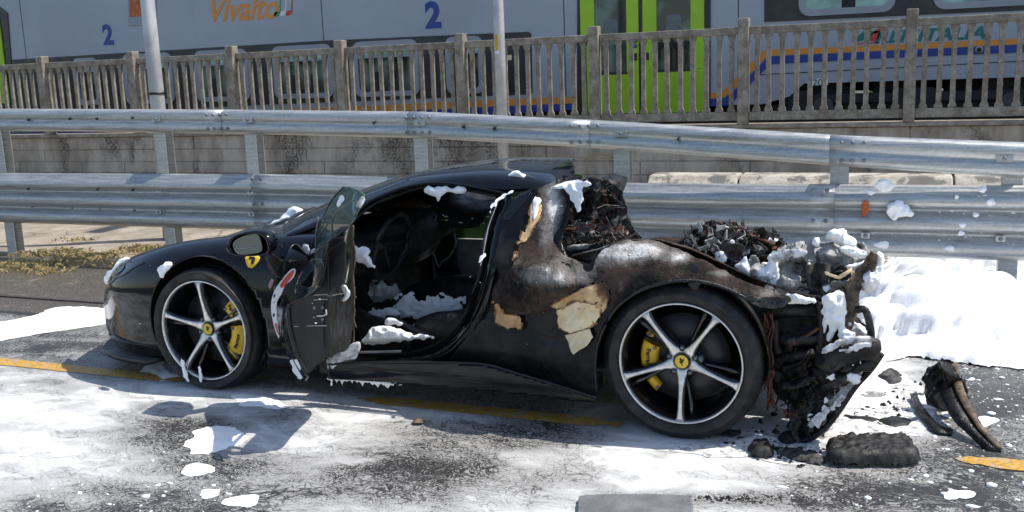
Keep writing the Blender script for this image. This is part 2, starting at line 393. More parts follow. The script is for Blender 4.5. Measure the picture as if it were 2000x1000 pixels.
# ------------------------------------------------------------------ ground
def film_map(X, Y):
    P = topx(np.stack([X, Y, 0*X], -1)); px, py = P[..., 0], P[..., 1]
    n = fbm(X*1.3, Y*2.2, 0, 3, 5); n2 = fbm(X*4+7, Y*7, 0, 5, 4)
    f = .875+.17*n+.10*n2+.11*fbm(X*1.1+.5*n, Y*7+1.2*n, 0, 31, 4)
    # dark, nearly bare patches seen on the road
    for (x, y, rx, ry, k) in [(340, 850, 90, 45, .42), (800, 905, 120, 55, .42), (330, 985, 260, 45, .50), (120, 655, 190, 55, .34), (1800, 950, 330, 55, .42), (1920, 790, 130, 95, .75),
                              (1470, 975, 200, 16, .5), (900, 840, 330, 28, .18), (650, 920, 240, 40, .22), (1280, 905, 150, 30, -.18), (600, 850, 170, 30, -.1), (120, 800, 250, 90, -.12), (1400, 880, 200, 25, -.25), (1600, 830, 200, 60, -.2), (1650, 760, 200, 60, -.3), (1950, 940, 60, 40, .25), (1450, 865, 170, 28, -.55), (1690, 790, 110, 55, -.55), (1500, 820, 80, 40, -.4), (200, 690, 120, 30, .2), (1700, 880, 150, 20, .3), (1130, 955, 300, 60, .1), (60, 985, 120, 40, .2), (420, 905, 160, 18, .26), (230, 860, 70, 16, .2), (60, 680, 150, 22, .22), (620, 700, 60, 10, .1), (1050, 850, 120, 18, .22), (650, 800, 40, 10, .25)]:
        d = ((px-x)/rx)**2+((py-y)/ry)**2; f = f-k*np.exp(-d*.9)*(1+.5*n2)
    # strips without foam: under the car and beyond the kerb line at the left
    f = np.where((Y > .05) & (Y < 1.85) & (X > -3.4) & (X < .5), f-.42*sst(.05, .2, Y), f)
    edge = 1.25+.10*fbm(X*1.5, 0*X, 0, 9, 3)
    f = np.where(X < -3.2, f-3*sst(edge-.15, edge+.1, Y), f)
    return np.clip(f, -1, 1)
gx = np.arange(-9, 4.01, .05); gy = np.arange(-2.6, 3.31, .05)
GX, GY = np.meshgrid(gx, gy); V = np.stack([GX.ravel(), GY.ravel(), 0*GX.ravel()], -1)
F = gridF(len(gy), len(gx))
t = NT('asphalt_with_foam_film')
at = t.n('ShaderNodeAttribute', attribute_name='film'); film = at.outputs['Fac']
wv = t.warp(.45, 1.6); wv2 = t.warp(.11, 11, wv); st_ = t.scale((.52, 1.2, 1), t.warp(.012, 45, wv2))
ck = t.voro(27, 'DISTANCE_TO_EDGE', st_); ck2 = t.voro(70, 'DISTANCE_TO_EDGE', t.warp(.02, 40, st_)); fine = t.noise(90, 6, .7); mid = t.noise(9, 7, .68, st_)
thick = t.math('ADD', film, t.math('MULTIPLY_ADD', mid, .7, -.35))
w1 = t.math('MULTIPLY_ADD', thick, -.30, .25)                       # crack width grows where the film is thin
c1 = t.math('MAXIMUM', t.ramp(t.math('SUBTRACT', ck, w1), -.09, .09), t.ramp(t.noise(5, 6, .65, st_), .40, .56)); w2 = t.math('MULTIPLY_ADD', thick, -.42, .30); c2 = t.ramp(t.math('SUBTRACT', ck2, w2), -.07, .06)
cov = t.math('MULTIPLY', c1, c2); cov = t.math('MULTIPLY', cov, t.ramp(t.math('ADD', thick, t.math('MULTIPLY', fine, .5)), .30, .66))
cov = t.math('MAXIMUM', cov, t.math('MULTIPLY', t.ramp(t.math('ADD', thick, t.math('MULTIPLY', mid, .35)), .95, 1.12), .97))
flecks = t.math('MULTIPLY', t.ramp(t.noise(34, 5, .6, st_), .60, .68), t.ramp(film, .05, .3)); cov = t.math('MAXIMUM', cov, t.math('MULTIPLY', flecks, .75))
asp = t.mix(t.ramp(t.noise(150, 3, .6), .35, .65), (.016, .016, .017), (.068, .066, .064)); asp = t.mix(t.ramp(t.noise(1.2, 5), .4, .7), asp, (.055, .052, .05)); asp = t.mix(.3, asp, (.028, .027, .027))
asp = t.mix(t.ramp(film, -.35, -.8), asp, t.mix(t.ramp(t.noise(3.5, 8, .75), .52, .68), t.mix(t.ramp(t.noise(60, 6, .8), .42, .58), (.035, .031, .027), (.17, .15, .125)), (.24, .205, .16)))
fcol = t.mix(t.ramp(thick, .45, 1.05), (.33, .325, .315), (.54, .54, .53)); fcol = t.mix(t.ramp(t.math('ADD', thick, t.math('MULTIPLY', mid, .4)), 1.02, 1.34), fcol, (.78, .78, .775)); fcol = t.mix(t.math('MULTIPLY', t.ramp(fine, .46, .66), .18), fcol, (.11, .105, .10))
t.set(color=t.mix(cov, asp, fcol), rough=t.math('MULTIPLY_ADD', cov, .30, .26), spec=.4)
t.bump(t.math('ADD', t.math('MULTIPLY', cov, .7), t.math('MULTIPLY', fine, .5)), .5, .008); M['ground'] = t.m
g = add('road', V, F, M['ground'], smooth=True, org=(0, 0, 0), kind='structure')
a = g.data.attributes.new('film', 'FLOAT', 'POINT'); a.data.foreach_set('value', film_map(GX.ravel(), GY.ravel()).astype(np.float32))
# bare road carried on to the horizon, one sheet, lying 4 mm lower
t = NT('asphalt'); c = t.mix(t.ramp(t.noise(120, 3), .35, .65), (.05, .045, .04), (.11, .10, .09)); c = t.mix(t.ramp(t.noise(.7, 5), .4, .7), c, (.09, .082, .072)); t.set(color=c, rough=.8); t.bump(t.noise(120, 4), .4, .008); M['asphalt'] = t.m
MB().add([(-900, -900, -.006), (900, -900, -.006), (900, 900, -.006), (-900, 900, -.006)], [(0, 1, 2, 3)]).build('ground', M['asphalt'], smooth=False, org=(0, 0, 0), kind='structure')
# yellow line, worn, partly under foam film
t = NT('road_line_yellow'); n = t.noise(22, 8, .7, t.scale((.7, 1.3, 1))); yc = t.mix(t.ramp(t.noise(60, 4), .4, .6), (.42, .22, .025), (.62, .36, .06))
c = t.mix(t.ramp(n, .53, .60), yc, (.34, .33, .31)); c = t.mix(t.ramp(t.noise(30, 8, .7), .58, .66), c, (.05, .045, .04)); t.set(color=c, rough=.5); t.bump(n, .3, .004)
for xa, xb in ((-9, -2.86), (-1.72, -.30), (1.13, 4)):
    xs = np.arange(xa, xb+.001, .02); e_ = sst(0, .22, xs-xa if xa > -9 else xs+99)*sst(0, .22, xb-xs if xb < 4 else 99-xs)
    w_ = .058*np.clip(e_*.8+.45*vn(xs*31, xs*0, 0, 3)*(1.05-e_)+.3, .02, 1); V = []
    for x, q in zip(xs, w_): V += [(x, .105-q+.004*float(vn(np.array(x*20), np.array(0.), 0, 1)), .004), (x, .105+q+.004*float(vn(np.array(x*20), np.array(5.), 0, 1)), .004)]
    add('road_line', V, [(2*i, 2*i+2, 2*i+3, 2*i+1) for i in range(len(xs)-1)], t.m, smooth=False, org=(0, 0, 0), kind='structure')
# strip at the left: joint line, verge, raised footway up to the wall
mb = MB().box(-14, 1.55, -.004, -3.7, 1.60, .012); mb.build('road_joint', simple('joint_strip', (.06, .05, .047), .85), smooth=False, org=(0, 0, 0), kind='structure')
xs = np.arange(-16, 6.01, .12); ys = np.arange(3.36, 8.21, .12); A, B = np.meshgrid(xs, ys); Z = .016+.010*fbm(A*1.3, B*1.3, 0, 21, 4)+.05*sst(3.6, 4.6, B)
V = np.stack([A.ravel(), B.ravel(), Z.ravel()], -1); F = gridF(len(ys), len(xs)); add('footway', V, F, M['tanpave'], org=(0, 0, 0), kind='structure')
k = empty('kerb', (-5, 3.3, 0)); tag(k, kind='structure')
x = -15.0; random.seed(4)
while x < 5:
    L = .95; MB().box(x, 3.2+random.uniform(-.008, .008), -.05, x+L-.012, 3.36, .022+random.uniform(-.008, .006)).build('kerb_stone', M['pale'] if False else M['tanpave'], k, smooth=False, bev=.012); x += L
# track bed behind the wall
MB().box(-80, 8.6, -.1, 60, 26, .62).build('track_bed', M['ballast'], smooth=False, org=(0, 12, 0), kind='structure')

# ------------------------------------------------------------------ retaining wall with board marked courses
wl = MB().box(-40, 8.25, -.1, 30, 8.55, .88).build('retaining_wall', M['wall'], smooth=False, org=(0, 8.4, 0))
tag(wl, 'stained low concrete retaining wall running below the concrete baluster fence', 'wall')
random.seed(7)
zs = [.08, .32, .50, .70, .905]
for r in range(4):
    x = -15+random.uniform(0, .8)
    while x < 4.5:
        L = random.choice([.9, 1.4, 1.9, 2.4]); pr = random.uniform(.01, .028)
        MB().box(x, 8.25-pr, zs[r]+.006, x+L-.014, 8.25+.05, zs[r+1]-.006).build('cast_course', M['wall'], wl, smooth=False, bev=.006)
        x += L
MB().box(-40, 8.19, .905, 30, 8.6, .955).build('coping', M['fence'], wl, smooth=False, bev=.01)
# sagging stems and a thin loop of dry creeper on the wall
mb = MB(); c0 = onY(np.array([1200, 1160, 1145, 1150, 1175, 1215]), np.array([305, 300, 315, 335, 350, 345]), 8.15); mb.tube(crs(c0, 5, False), .008, 5)
c0 = onY(np.array([1130, 1170, 1215]), np.array([308, 309, 312]), 8.15); mb.tube(crs(c0, 5, False), .006, 5)
tag(mb.build('dry_stem', M['straw']), 'thin dry creeper stem looping on the concrete wall', 'plant')

# ------------------------------------------------------------------ concrete baluster fence
FY = 8.3; X0, DX = -12.39-1.908, 1.908
fe = empty('baluster_fence', (-5, FY, .955), 'weathered concrete baluster fence with square posts on the low wall', 'fence')
me_post = None
ZB, ZT = 1.0, 2.14
def baluster_mesh():
    h0, h1 = ZB+.10, ZT-.085
    prof = [(.048, h0), (.045, h0+.045), (.030, h0+.07), (.027, (h0+h1)/2), (.030, h1-.07), (.045, h1-.045), (.048, h1)]
    poly = [(w_, z) for w_, z in prof]+[(-w_, z) for w_, z in prof[::-1]]
    return prism(poly, -.018, .018)
bv, bf = baluster_mesh(); proto = None; pproto = None
for i in range(-2, 10):
    x = X0+DX*i
    if pproto is None:
        V, F = MB().box(-.065, -.11, .955, .065, .05, 2.245).v, MB().box(0, 0, 0, 1, 1, 1).f
        pproto = add('fence_post', np.array(V)+[x, FY, 0], F, M['fence'], fe, smooth=False, org=(x, FY, 0), bev=.012)
    else:
        o = pproto.copy(); link(o, fe, (x, FY, 0))
    p = MB(); x0, x1 = x+.066, x+DX-.066
    p.box(x0, FY-.035, ZT-.09, x1, FY+.035, ZT); MB().box(x0, FY-.037, ZB, x1, FY+.037, ZB+.105).build('bottom_rail', M['fence'], fe, smooth=False, bev=.008)
    pn = p.build('top_rail', M['fence'], fe, smooth=False, org=((x0+x1)/2, FY, ZB), bev=.008)
    n = 11; pitch = (x1-x0)/n
    for k in range(n):
        xx = x0+pitch*(k+.5)
        if proto is None: proto = add('baluster', np.array(bv)+[xx, FY, 0], bf, M['fence'], pn, smooth=False, org=(xx, FY, 0))
        else:
            o = proto.copy(); link(o, pn, (xx, FY, 0)); o.rotation_euler.y = random.uniform(-.008, .008)

# ------------------------------------------------------------------ train
TY = 10.5
tr = empty('train', (-3, TY, .7), 'grey double deck passenger train with lime green doors behind the fence', 'train')
def P2(x, y, Y=TY): p = onY(np.array(float(x)), np.array(float(y)), Y); return float(p[0]), float(p[2])
mb = MB(); mb.box(-40, TY, 1.12, -3.72, TY+2.8, 5.6); mb.box(-3.72, TY, 1.12, -1.78, TY+2.8, 5.6); mb.box(-1.78, TY, 1.40, 30, TY+2.8, 5.6)
bx = mb.build('car_body', M['tgrey'], tr, smooth=False)
V, F = prism([(-1.78, 1.12), (-1.0, 1.12), (-.62, 1.22), (-.42, 1.40), (-1.78, 1.40)], TY, TY+2.8); add('lower_skirt', V, F, M['tgrey'], tr, smooth=False)
MB().box(-40, TY+.15, .62, 30, TY+2.6, 1.10).build('underframe', M['tunder'], tr, smooth=False)
def slabpx(name, poly, m, dy=.012, parent=tr, th=.02, **kw):
    q = [P2(x, y) for x, y in poly]; V, F = prism(q, TY-dy, TY-dy+th); return add(name, V, F, m, parent, smooth=False, **kw)
slabpx('window_band', [(0, 118), (100, 112), (640, 79), (1032, 62), (1038, 66), (1040, 180), (1036, 184), (500, 205), (0, 232)], M['tband'])
slabpx('upper_window_band', [(1493, -260), (2400, -290), (2400, 2), (1493, 43)], M['tband'])
# coloured stripes
slabpx('orange_stripe', [(0, 240), (1000, 193), (1131, 189), (1131, 201), (1000, 206), (0, 253)], M['torange'], .010)
slabpx('blue_stripe', [(0, 254), (1000, 207), (1131, 202), (1131, 214), (1000, 222), (0, 268)], M['tblue'], .010)
slabpx('orange_stripe', [(1386, 182), (1410, 180), (1440, 150), (1492, 98), (1500, 97), (1720, 88), (2300, 60), (2300, 72), (1720, 99), (1505, 109), (1496, 112), (1444, 165), (1416, 190), (1386, 193)], M['torange'], .010)
slabpx('blue_stripe', [(1386, 194), (1416, 191), (1446, 166), (1498, 113), (1507, 110), (1720, 100), (2300, 73), (2300, 89), (1720, 114), (1510, 125), (1502, 128), (1452, 178), (1424, 206), (1386, 208)], M['tblue'], .010)
def train_window(x0, y0, x1, y1, parent=tr):
    (a, zt), (b, zb) = P2(x0, (y0)), P2(x1, y1)
    zt2 = P2((x0+x1)/2, y0)[1]; zt = zt2; zb = P2((x0+x1)/2, y1)[1]
    r = .13 if b-a > .6 else .1; fw = .085
    out = rrect(a, zb, b, zt, r); inn = rrect(a+fw, zb+fw, b-fw, zt-fw, r*.6); n = len(out)
    V = [(x, TY-.045, z) for x, z in out]+[(x, TY-.045, z) for x, z in inn]+[(x, TY-.012, z) for x, z in out]+[(x, TY-.012, z) for x, z in inn]
    F = []
    for i in range(n):
        j = (i+1) % n; F += [(i, j, n+j, n+i), (j, i, 2*n+i, 2*n+j), (n+i, n+j, 3*n+j, 3*n+i)]
    wf = add('window', V, F, M['tframe'], parent, smooth=False)
    h = zt-zb; zm = zb+h*.70
    Vp, Fp = prism(rrect(a+fw-.01, zb+fw-.01, b-fw+.01, zm, .03), TY-.020, TY-.014); add('pane', Vp, Fp, M['tglassm'], wf, smooth=False)
    Vp, Fp = prism(rrect(a+fw-.01, zm+.035, b-fw+.01, zt-fw+.01, .03), TY-.022, TY-.015); add('pane', Vp, Fp, M['tteal'], wf, smooth=False)
    MB().box(a+fw-.005, TY-.038, zm, b-fw+.005, TY-.016, zm+.035).build('bar', M['tframe'], wf, smooth=False)
    for q in (.3, .62):
        MB().box(a+(b-a)*q, TY-.0235, zb+fw, a+(b-a)*q+.14, TY-.0205, zb+h*.45).build('seat_silhouette', M['tunder'], wf, smooth=False)
    return wf
for q in [(145, 113, 200, 205), (240, 104, 345, 203), (380, 97, 492, 198), (532, 88, 655, 192), (690, 79, 822, 188), (870, 71, 948, 183)]: train_window(*q)
def upper_window(x0, x1, yb):
    a, zb = P2(x0, yb); b, _ = P2(x1, yb); zt = zb+1.05
    out = rrect(a, zb, b, zt, .16); inn = rrect(a+.09, zb+.09, b-.09, zt-.09, .09); n = len(out)
    V = [(x, TY-.05, z) for x, z in out]+[(x, TY-.05, z) for x, z in inn]+[(x, TY-.012, z) for x, z in out]+[(x, TY-.012, z) for x, z in inn]; F = []
    for i in range(n):
        j = (i+1) % n; F += [(i, j, n+j, n+i), (j, i, 2*n+i, 2*n+j), (n+i, n+j, 3*n+j, 3*n+i)]
    wf = add('window', V, F, M['tframe'], tr, smooth=False); Vp, Fp = prism(inn, TY-.022, TY-.014); add('pane', Vp, Fp, M['tteal'], wf, smooth=False)
    m_ = (a+b)/2; MB().box(m_-.06, TY-.0245, zb+.09, m_+.12, TY-.0225, zb+.6).build('seat_silhouette', M['tunder'], wf, smooth=False)
upper_window(1560, 1748, 33); upper_window(1822, 2030, 20)
# lime green door leaves
def leaf(px0, px1, wx0, wx1, wyb, ybot=223, nm='door', btn=None):
    a, zb = P2(px0, ybot); b, _ = P2(px1, ybot); zt = 3.15; w0, zw = P2(wx0, wyb); w1, _ = P2(wx1, wyb)
    m_ = MB(); m_.box(a, TY-.05, zb, b, TY+.02, zw); m_.box(a, TY-.05, zw, w0, TY+.02, zt); m_.box(w1, TY-.05, zw, b, TY+.02, zt)
    d_ = m_.build(nm, M['tgreen'], tr, smooth=False, bev=.006)
    MB().box(w0, TY-.03, zw, w1, TY-.012, zt).build('pane', M['tglassm'], d_, smooth=False)
    MB().box(w0-.012, TY-.056, zw-.03, w1+.012, TY-.0505, zw+.005).build('pane_seal', M['tband'], d_, smooth=False)
    st = rrect((w0+w1)/2-.11, zw+.52, (w0+w1)/2+.11, zw+.80, .05); V, F = prism(st, TY-.034, TY-.0302); add('sticker', V, F, simple('sticker_grey', (.12, .15, .15), .4), d_, smooth=False)
    if btn:
        bx_, bz_ = P2(*btn); V, F = prism(rrect(bx_-.045, bz_-.08, bx_+.045, bz_+.08, .012), TY-.056, TY-.0505); add('handle', V, F, M['tgreen'], d_, smooth=False)
        V, F = prism(rrect(bx_-.025, bz_-.055, bx_+.025, bz_+.055, .008), TY-.060, TY-.0565); add('handle_recess', V, F, M['tband'], d_, smooth=False)
    return d_
slabpx('door_frame', [(1128, -200), (1388, -210), (1388, 222), (1128, 226)], M['tband'], .020)
d1 = leaf(1139, 1250, 1164, 1226, 143, 223, btn=(1243, 111)); leaf(1258, 1376, 1284, 1350, 137, 221, btn=(1266, 110))
for (x, y, c_) in [(1243, 80, M['tteallogo']), (1243, 90, M['tteallogo'])]:
    bx_, bz_ = P2(x, y); MB().tube([(bx_, TY-.05, bz_), (bx_, TY-.062, bz_)], .03, 12).build('button', c_, d1)
leaf(-90, 22, -70, 3, 190, 205, btn=(14, 150))
slabpx('door_frame', [(-100, -60), (16, 25), (24, 130), (26, 210), (-100, 216)], M['tband'], .020)
# marks and lettering on the side
R90 = (math.pi/2, 0, 0)
def tpx(name, s, x, y, size, m, **kw):
    a, z = P2(x, y); return text(name, s, size, m, tr, (a, TY-.004, z), R90, **kw)
tpx('class_number', '2', 211, 70, .50, M['tblue'], off=.020); tpx('class_number', '2', 846, 32, .56, M['tblue'], off=.024)
tpx('lettering', 'Vivalto', 470, 19, .58, M['torange'], shear=.42, off=.010, sx=.93)
tpx('lettering', 'TRENITALIA', 1800, 70, .23, M['tteallogo'], shear=.25, sx=1.25, off=.007)
tpx('lettering', '201', 1602, 162, .14, M['black'])
slabpx('number_plate', [(1587, 154), (1617, 152), (1617, 166), (1587, 168)], M['white'], .003)
slabpx('logo_leaf', [(1672, 82), (1676, 70), (1688, 60), (1692, 66), (1688, 78)], M['tteallogo'], .006); slabpx('logo_leaf', [(1700, 80), (1702, 66), (1712, 57), (1720, 55), (1718, 70), (1710, 82)], M['red'], .006)
slabpx('logo_rule', [(1670, 85), (1716, 82), (1716, 84), (1670, 87)], M['red'], .006)
for (x, y, c_) in [(541, 27, M['lego']), (552, 26, M['white']), (564, 25, M['red'])]:
    slabpx('music_note', [(x-6, y+3), (x-4, y-3), (x+2, y-5), (x+5, y-4), (x+6, y-30), (x+8, y-30), (x+7, y-1), (x+3, y+4), (x-3, y+6)], c_, .006)
slabpx('display', [(249, -40), (305, -44), (306, 46), (252, 51)], M['tframe'], .014); slabpx('display_screen', [(253, -40), (298, -42), (299, 30), (255, 33)], M['led'], .024)
slabpx('equipment_hatch', [(985, 130), (1015, 128), (1015, 180), (985, 181)], M['tunder'], .02); slabpx('sticker', [(991, 108), (1000, 107), (1000, 117), (991, 118)], M['cream'], .016)
for (x, y) in [(1912, 97)]:
    bx_, bz_ = P2(x, y); MB().tube([(bx_, TY-.01, bz_), (bx_, TY-.05, bz_)], .05, 16).build('socket', M['tframe'], tr); MB().tube([(bx_, TY-.05, bz_), (bx_, TY-.056, bz_)], .03, 12).build('socket_cap', M['tunder'], tr)
for (x0, y0, x1, y1) in [(1480, 147, 2000, 120), (1520, 125.5, 2000, 128)][:1]:
    (a, z), (b, z2) = P2(x0, y0), P2(x1, y1); V, F = prism([(a, z), (b, z2), (b, z2+.012), (a, z+.012)], TY-.004, TY+.004); add('panel_seam', V, F, M['tunder'], tr, smooth=False)
for xs_ in (62, 640, 1105, 1440):
    (a, z), (a2, z2) = P2(xs_, 200), P2(xs_+1.3, -60); MB().box(a, TY-.0035, 1.2, a+.012, TY+.003, 5.4).build('panel_seam', M['tunder'], tr, smooth=False)
# bogie
for bxx in (-.15, 2.25):
    wv_ = MB()
    ring = [(math.cos(2*math.pi*k/28), math.sin(2*math.pi*k/28)) for k in range(28)]
    V, F = prism([(bxx+.45*c_, 1.02+.45*s_) for c_, s_ in ring], TY+.25, TY+.38); wh = add('train_wheel', V, F, M['tunder'], tr, smooth=False)
    V, F = prism([(bxx+.14*c_, 1.06+.14*s_) for c_, s_ in ring], TY+.02, TY+.24); add('axle_box', V, F, simple('axle_grey', (.07, .07, .07), .6), wh, smooth=False)
mb = MB(); mb.box(-.7, TY+.06, 1.1, 3, TY+.2, 1.24); mb.box(.8, TY+.03, .95, 1.3, TY+.24, 1.3); mb.box(-.65, TY+.04, 1.0, -.35, TY+.2, 1.3); mb.box(-.35, TY+.5, .9, .15, TY+2.5, 1.42); mb.box(.5, TY+.4, .9, 1.25, TY+2.5, 1.42); mb.box(1.5, TY+.5, .9, 2.0, TY+2.5, 1.42); mb.box(2.15, TY+.4, .9, 6, TY+2.5, 1.42); mb.build('bogie_frame_and_fill', M['tunder'], tr, smooth=False, bev=.02); MB().box(-1.7, TY+2.45, 1.22, 8, TY+2.55, 1.42).build('far_gap_fill', M['tunder'], tr, smooth=False)  # deep boxes and far strip added to hide bright sky under the train
# sunlit bushes beyond the track
random.seed(11)
for i, bxx in enumerate((-.9, .9, 2.6, 4.4)):
    mb = MB()
    for k in range(420):
        c_ = np.array([bxx+random.gauss(0, .5), 15.2+random.gauss(0, .3), .62+abs(random.gauss(.45, .4))]); a_ = np.random.RandomState(i*999+k).normal(0, .09, (3, 3)); mb.add(c_+a_, [(0, 1, 2)])
    tag(mb.build('bush', M['leaf'], smooth=False), ['low yellow green bush seen under the train left of its first wheel', 'low yellow green bush seen under the train between its two wheels', 'low yellow green bush seen under the train beside its right wheel', 'low yellow green bush beyond the track under the far right end of the train'][i], 'bush', 'bushes beyond the track')

# ------------------------------------------------------------------ lamp poles
def pole(x, y, r0, r1, label):
    m_ = MB(); m_.tube([(x, y, -.02), (x, y, 2.2), (x, y, 6.5)], [r0, (r0+r1)/2+.004, r1], 20)
    p = m_.build('lamp_post', M['pole'], org=(x, y, 0)); tag(p, label, 'lamp post'); 
    MB().tube([(x, y, 6.4), (x, y-.3, 6.75), (x, y-1.1, 6.85)], .035, 8).build('bracket', M['pole'], p)
    MB().box(x-.12, y-1.7, 6.8, x+.12, y-1.0, 6.9).build('lamp_head', M['pole'], p, smooth=False, bev=.02); return p
p1 = pole(-6.40, 4.12, .082, .055, 'pale grey lamp post standing behind the guard rail, with a dark tie')
MB().tube([(-6.4, 4.12, 1.58), (-6.4, 4.12, 1.605)], .083, 20).build('cable_tie', M['black'], p1)
p2 = pole(-3.87, 7.5, .070, .06, 'thinner grey lamp post behind the car roof, with a yellow sticker')
V, F = prism(rrect(-3.90, 1.98, -3.855, 2.16, .005), 7.5-.082, 7.5-.066); add('sticker', V, F, simple('sticker_yellow', (.5, .36, .05), .5), p2, smooth=False)
V, F = prism(rrect(-3.905, 1.93, -3.86, 1.965, .005), 7.5-.080, 7.5-.064); add('sticker', V, F, M['white'], p2, smooth=False)

# ------------------------------------------------------------------ guard rail
gr = empty('guard_rail', (-3, 3.1, 0), 'galvanised steel crash barrier with two stacked rails on leaning posts', 'guard rail')
def zlow(x): return np.interp(x, [-16, -4.6, -3.9, -1.6, -.9, 6], [.355, .35, .348, .305, .296, .300])
def zup(x): return np.interp(x, [-16, -7.4, -4.6, -2.75, -1.3, .52, 1.66, 4], [1.30, 1.282, 1.215, 1.160, 1.068, .930, .850, .70])
RY = 3.02
thrie = [(0.0, .058), (.018, .030), (.040, .004), (.085, 0), (.108, .008), (.150, .072), (.172, .074), (.196, .012), (.216, 0), (.258, 0), (.276, .008), (.318, .072), (.338, .074), (.362, .012), (.384, 0), (.414, 0), (.430, .010), (.482, .066), (.506, .074)]
upper = [(0, .075), (.004, .05), (.02, .012), (.05, 0), (.085, .006), (.108, .022), (.130, .006), (.165, 0), (.195, .012), (.212, .05), (.216, .075)]
def beam(x0, x1, prof, zf, dy, name='rail_beam'):
    xs = np.arange(x0, x1+.001, (x1-x0)/max(2, int((x1-x0)/.18))); pq = np.array(prof); pr = [pq[0]]
    for i in range(1, len(pq)-1):
        d0, d1 = pq[i-1]-pq[i], pq[i+1]-pq[i]; l0, l1 = np.linalg.norm(d0), np.linalg.norm(d1); e = .0045
        pr += [pq[i]+d0/l0*min(e, l0*.3), pq[i]+d1/l1*min(e, l1*.3)]
    pr += [pq[-1]]; pr = np.array(pr)
    V = []
    for x in xs:
        z0 = float(zf(x)); zs_ = 1+(.10*min(1.4, max(0, (x-.5)/1.1)) if zf is zup else 0)
        for (z, d) in pr:
            V.append((x, RY+d+dy+.004*vn(np.array(x*1.7), np.array(z*6), 0, 3), z0+z*zs_))
    return add(name, V, gridF(len(xs), len(pr), True), M['galv'], gr, org=(x0, RY, 0), thick=.005)
lowj = [-16, -12, -8.1, -4.32, .46, 4.6]; upj = [-16, -10.5, -4.75, -2.75, -1.33, .56, 4.6]
for i in range(len(lowj)-1): beam(lowj[i]-(.16 if i else 0), lowj[i+1], thrie, zlow, .0 if i % 2 else .006)
for i in range(len(upj)-1): beam(upj[i]-(.14 if i else 0), upj[i+1], upper, zup, .0 if i % 2 else .006)
# posts (C sections) and their bolts
pbase = None
def cpost(x, h, y=3.19, w=.12, dpt=.11, lean=0):
    prof = [(-w/2, 0), (w/2, 0), (w/2, .006), (-w/2+.006, .006), (-w/2+.006, dpt-.006), (w/2, dpt-.006), (w/2, dpt), (-w/2, dpt)]
    n = len(prof); V = [(x+a, y+b, -.05) for a, b in prof]+[(x+a+lean, y+b, h) for a, b in prof]
    F = [(i, (i+1) % n, n+(i+1) % n, n+i) for i in range(n)]
    return add('rail_post', V, F, M['galv'], gr, smooth=False, org=(x, y, 0))
for px, top, yb in [(-300, 205, 400), (22, 215, 380), (333, 208, 360), (502, 204, 300), (831, 225, 310), (1219, 250, 325), (1640, 275, 350), (1975, 285, 360)]:
    q = onY(np.array(float(px)), np.array(float(yb)), 3.2); cpost(float(q[0]), float(zup(q[0]))+.12, 3.12 if px > -900 else 3.2)
def bolt(x, z, r=.016, m=None, dy=0):
    MB().tube([(x, RY+.012+dy, z), (x, RY-.006+dy, z), (x, RY-.012+dy, z)], [r, r, r*.7], 8).build('bolt', m or M['galvdark'], gr)
def washer(x, z, dy=0, w=.05, h=.022):
    V, F = prism(rrect(x-w, z-h, x+w, z+h, .006), RY-.004+dy, RY+.01+dy); add('washer_plate', V, F, M['galv'], gr, smooth=False); bolt(x, z, .014, None, -.004+dy)
for (x, y) in [(870/2.857, 658/2.857), (1380/2.857, 660/2.857), (820, 243), (1212, 267), (1962, 311)]:
    q = onY(np.array(float(x)), np.array(float(y)), RY); washer(float(q[0]), float(zup(q[0]))+.13)
for (x, y) in [(305, 371), (485, 375), (305, 412), (487, 416), (1690, 462), (1955, 470)]:
    q = onY(np.array(float(x)), np.array(float(y)), RY); washer(float(q[0]), float(zlow(q[0]))+(.36 if y < 400 else .15), .03, .03, .02)
for xj in (-4.75, -2.75, -1.33, .56):
    for dx_ in (-.20, -.13, -.06, .01) if xj != .56 else (-.12, -.05, .03): bolt(xj+dx_+.06, float(zup(xj))+.05, .015); bolt(xj+dx_+.06, float(zup(xj))+.175, .013)
for xj in (-4.32, .46):
    for dz_ in (.04, .253, .47): bolt(xj-.05, float(zlow(xj))+dz_, .016); bolt(xj-.14, float(zlow(xj))+dz_, .016)
for x, y in [(55, 234), (136, 232), (189, 232), (259, 230), (730, 240), (905, 248), (965, 252), (1325, 272)]:
    q = onY(np.array(float(x)), np.array(float(y)), RY); bolt(float(q[0]), float(q[2]), .012, M['black'], -.001)
for x, y in [(63, 404), (140, 407), (194, 409), (262, 411), (55, 369), (190, 370), (259, 371)]:
    q = onY(np.array(float(x)), np.array(float(y)), RY); bolt(float(q[0]), float(q[2]), .011, M['tanpave'] if y > 390 else M['black'], -.001)
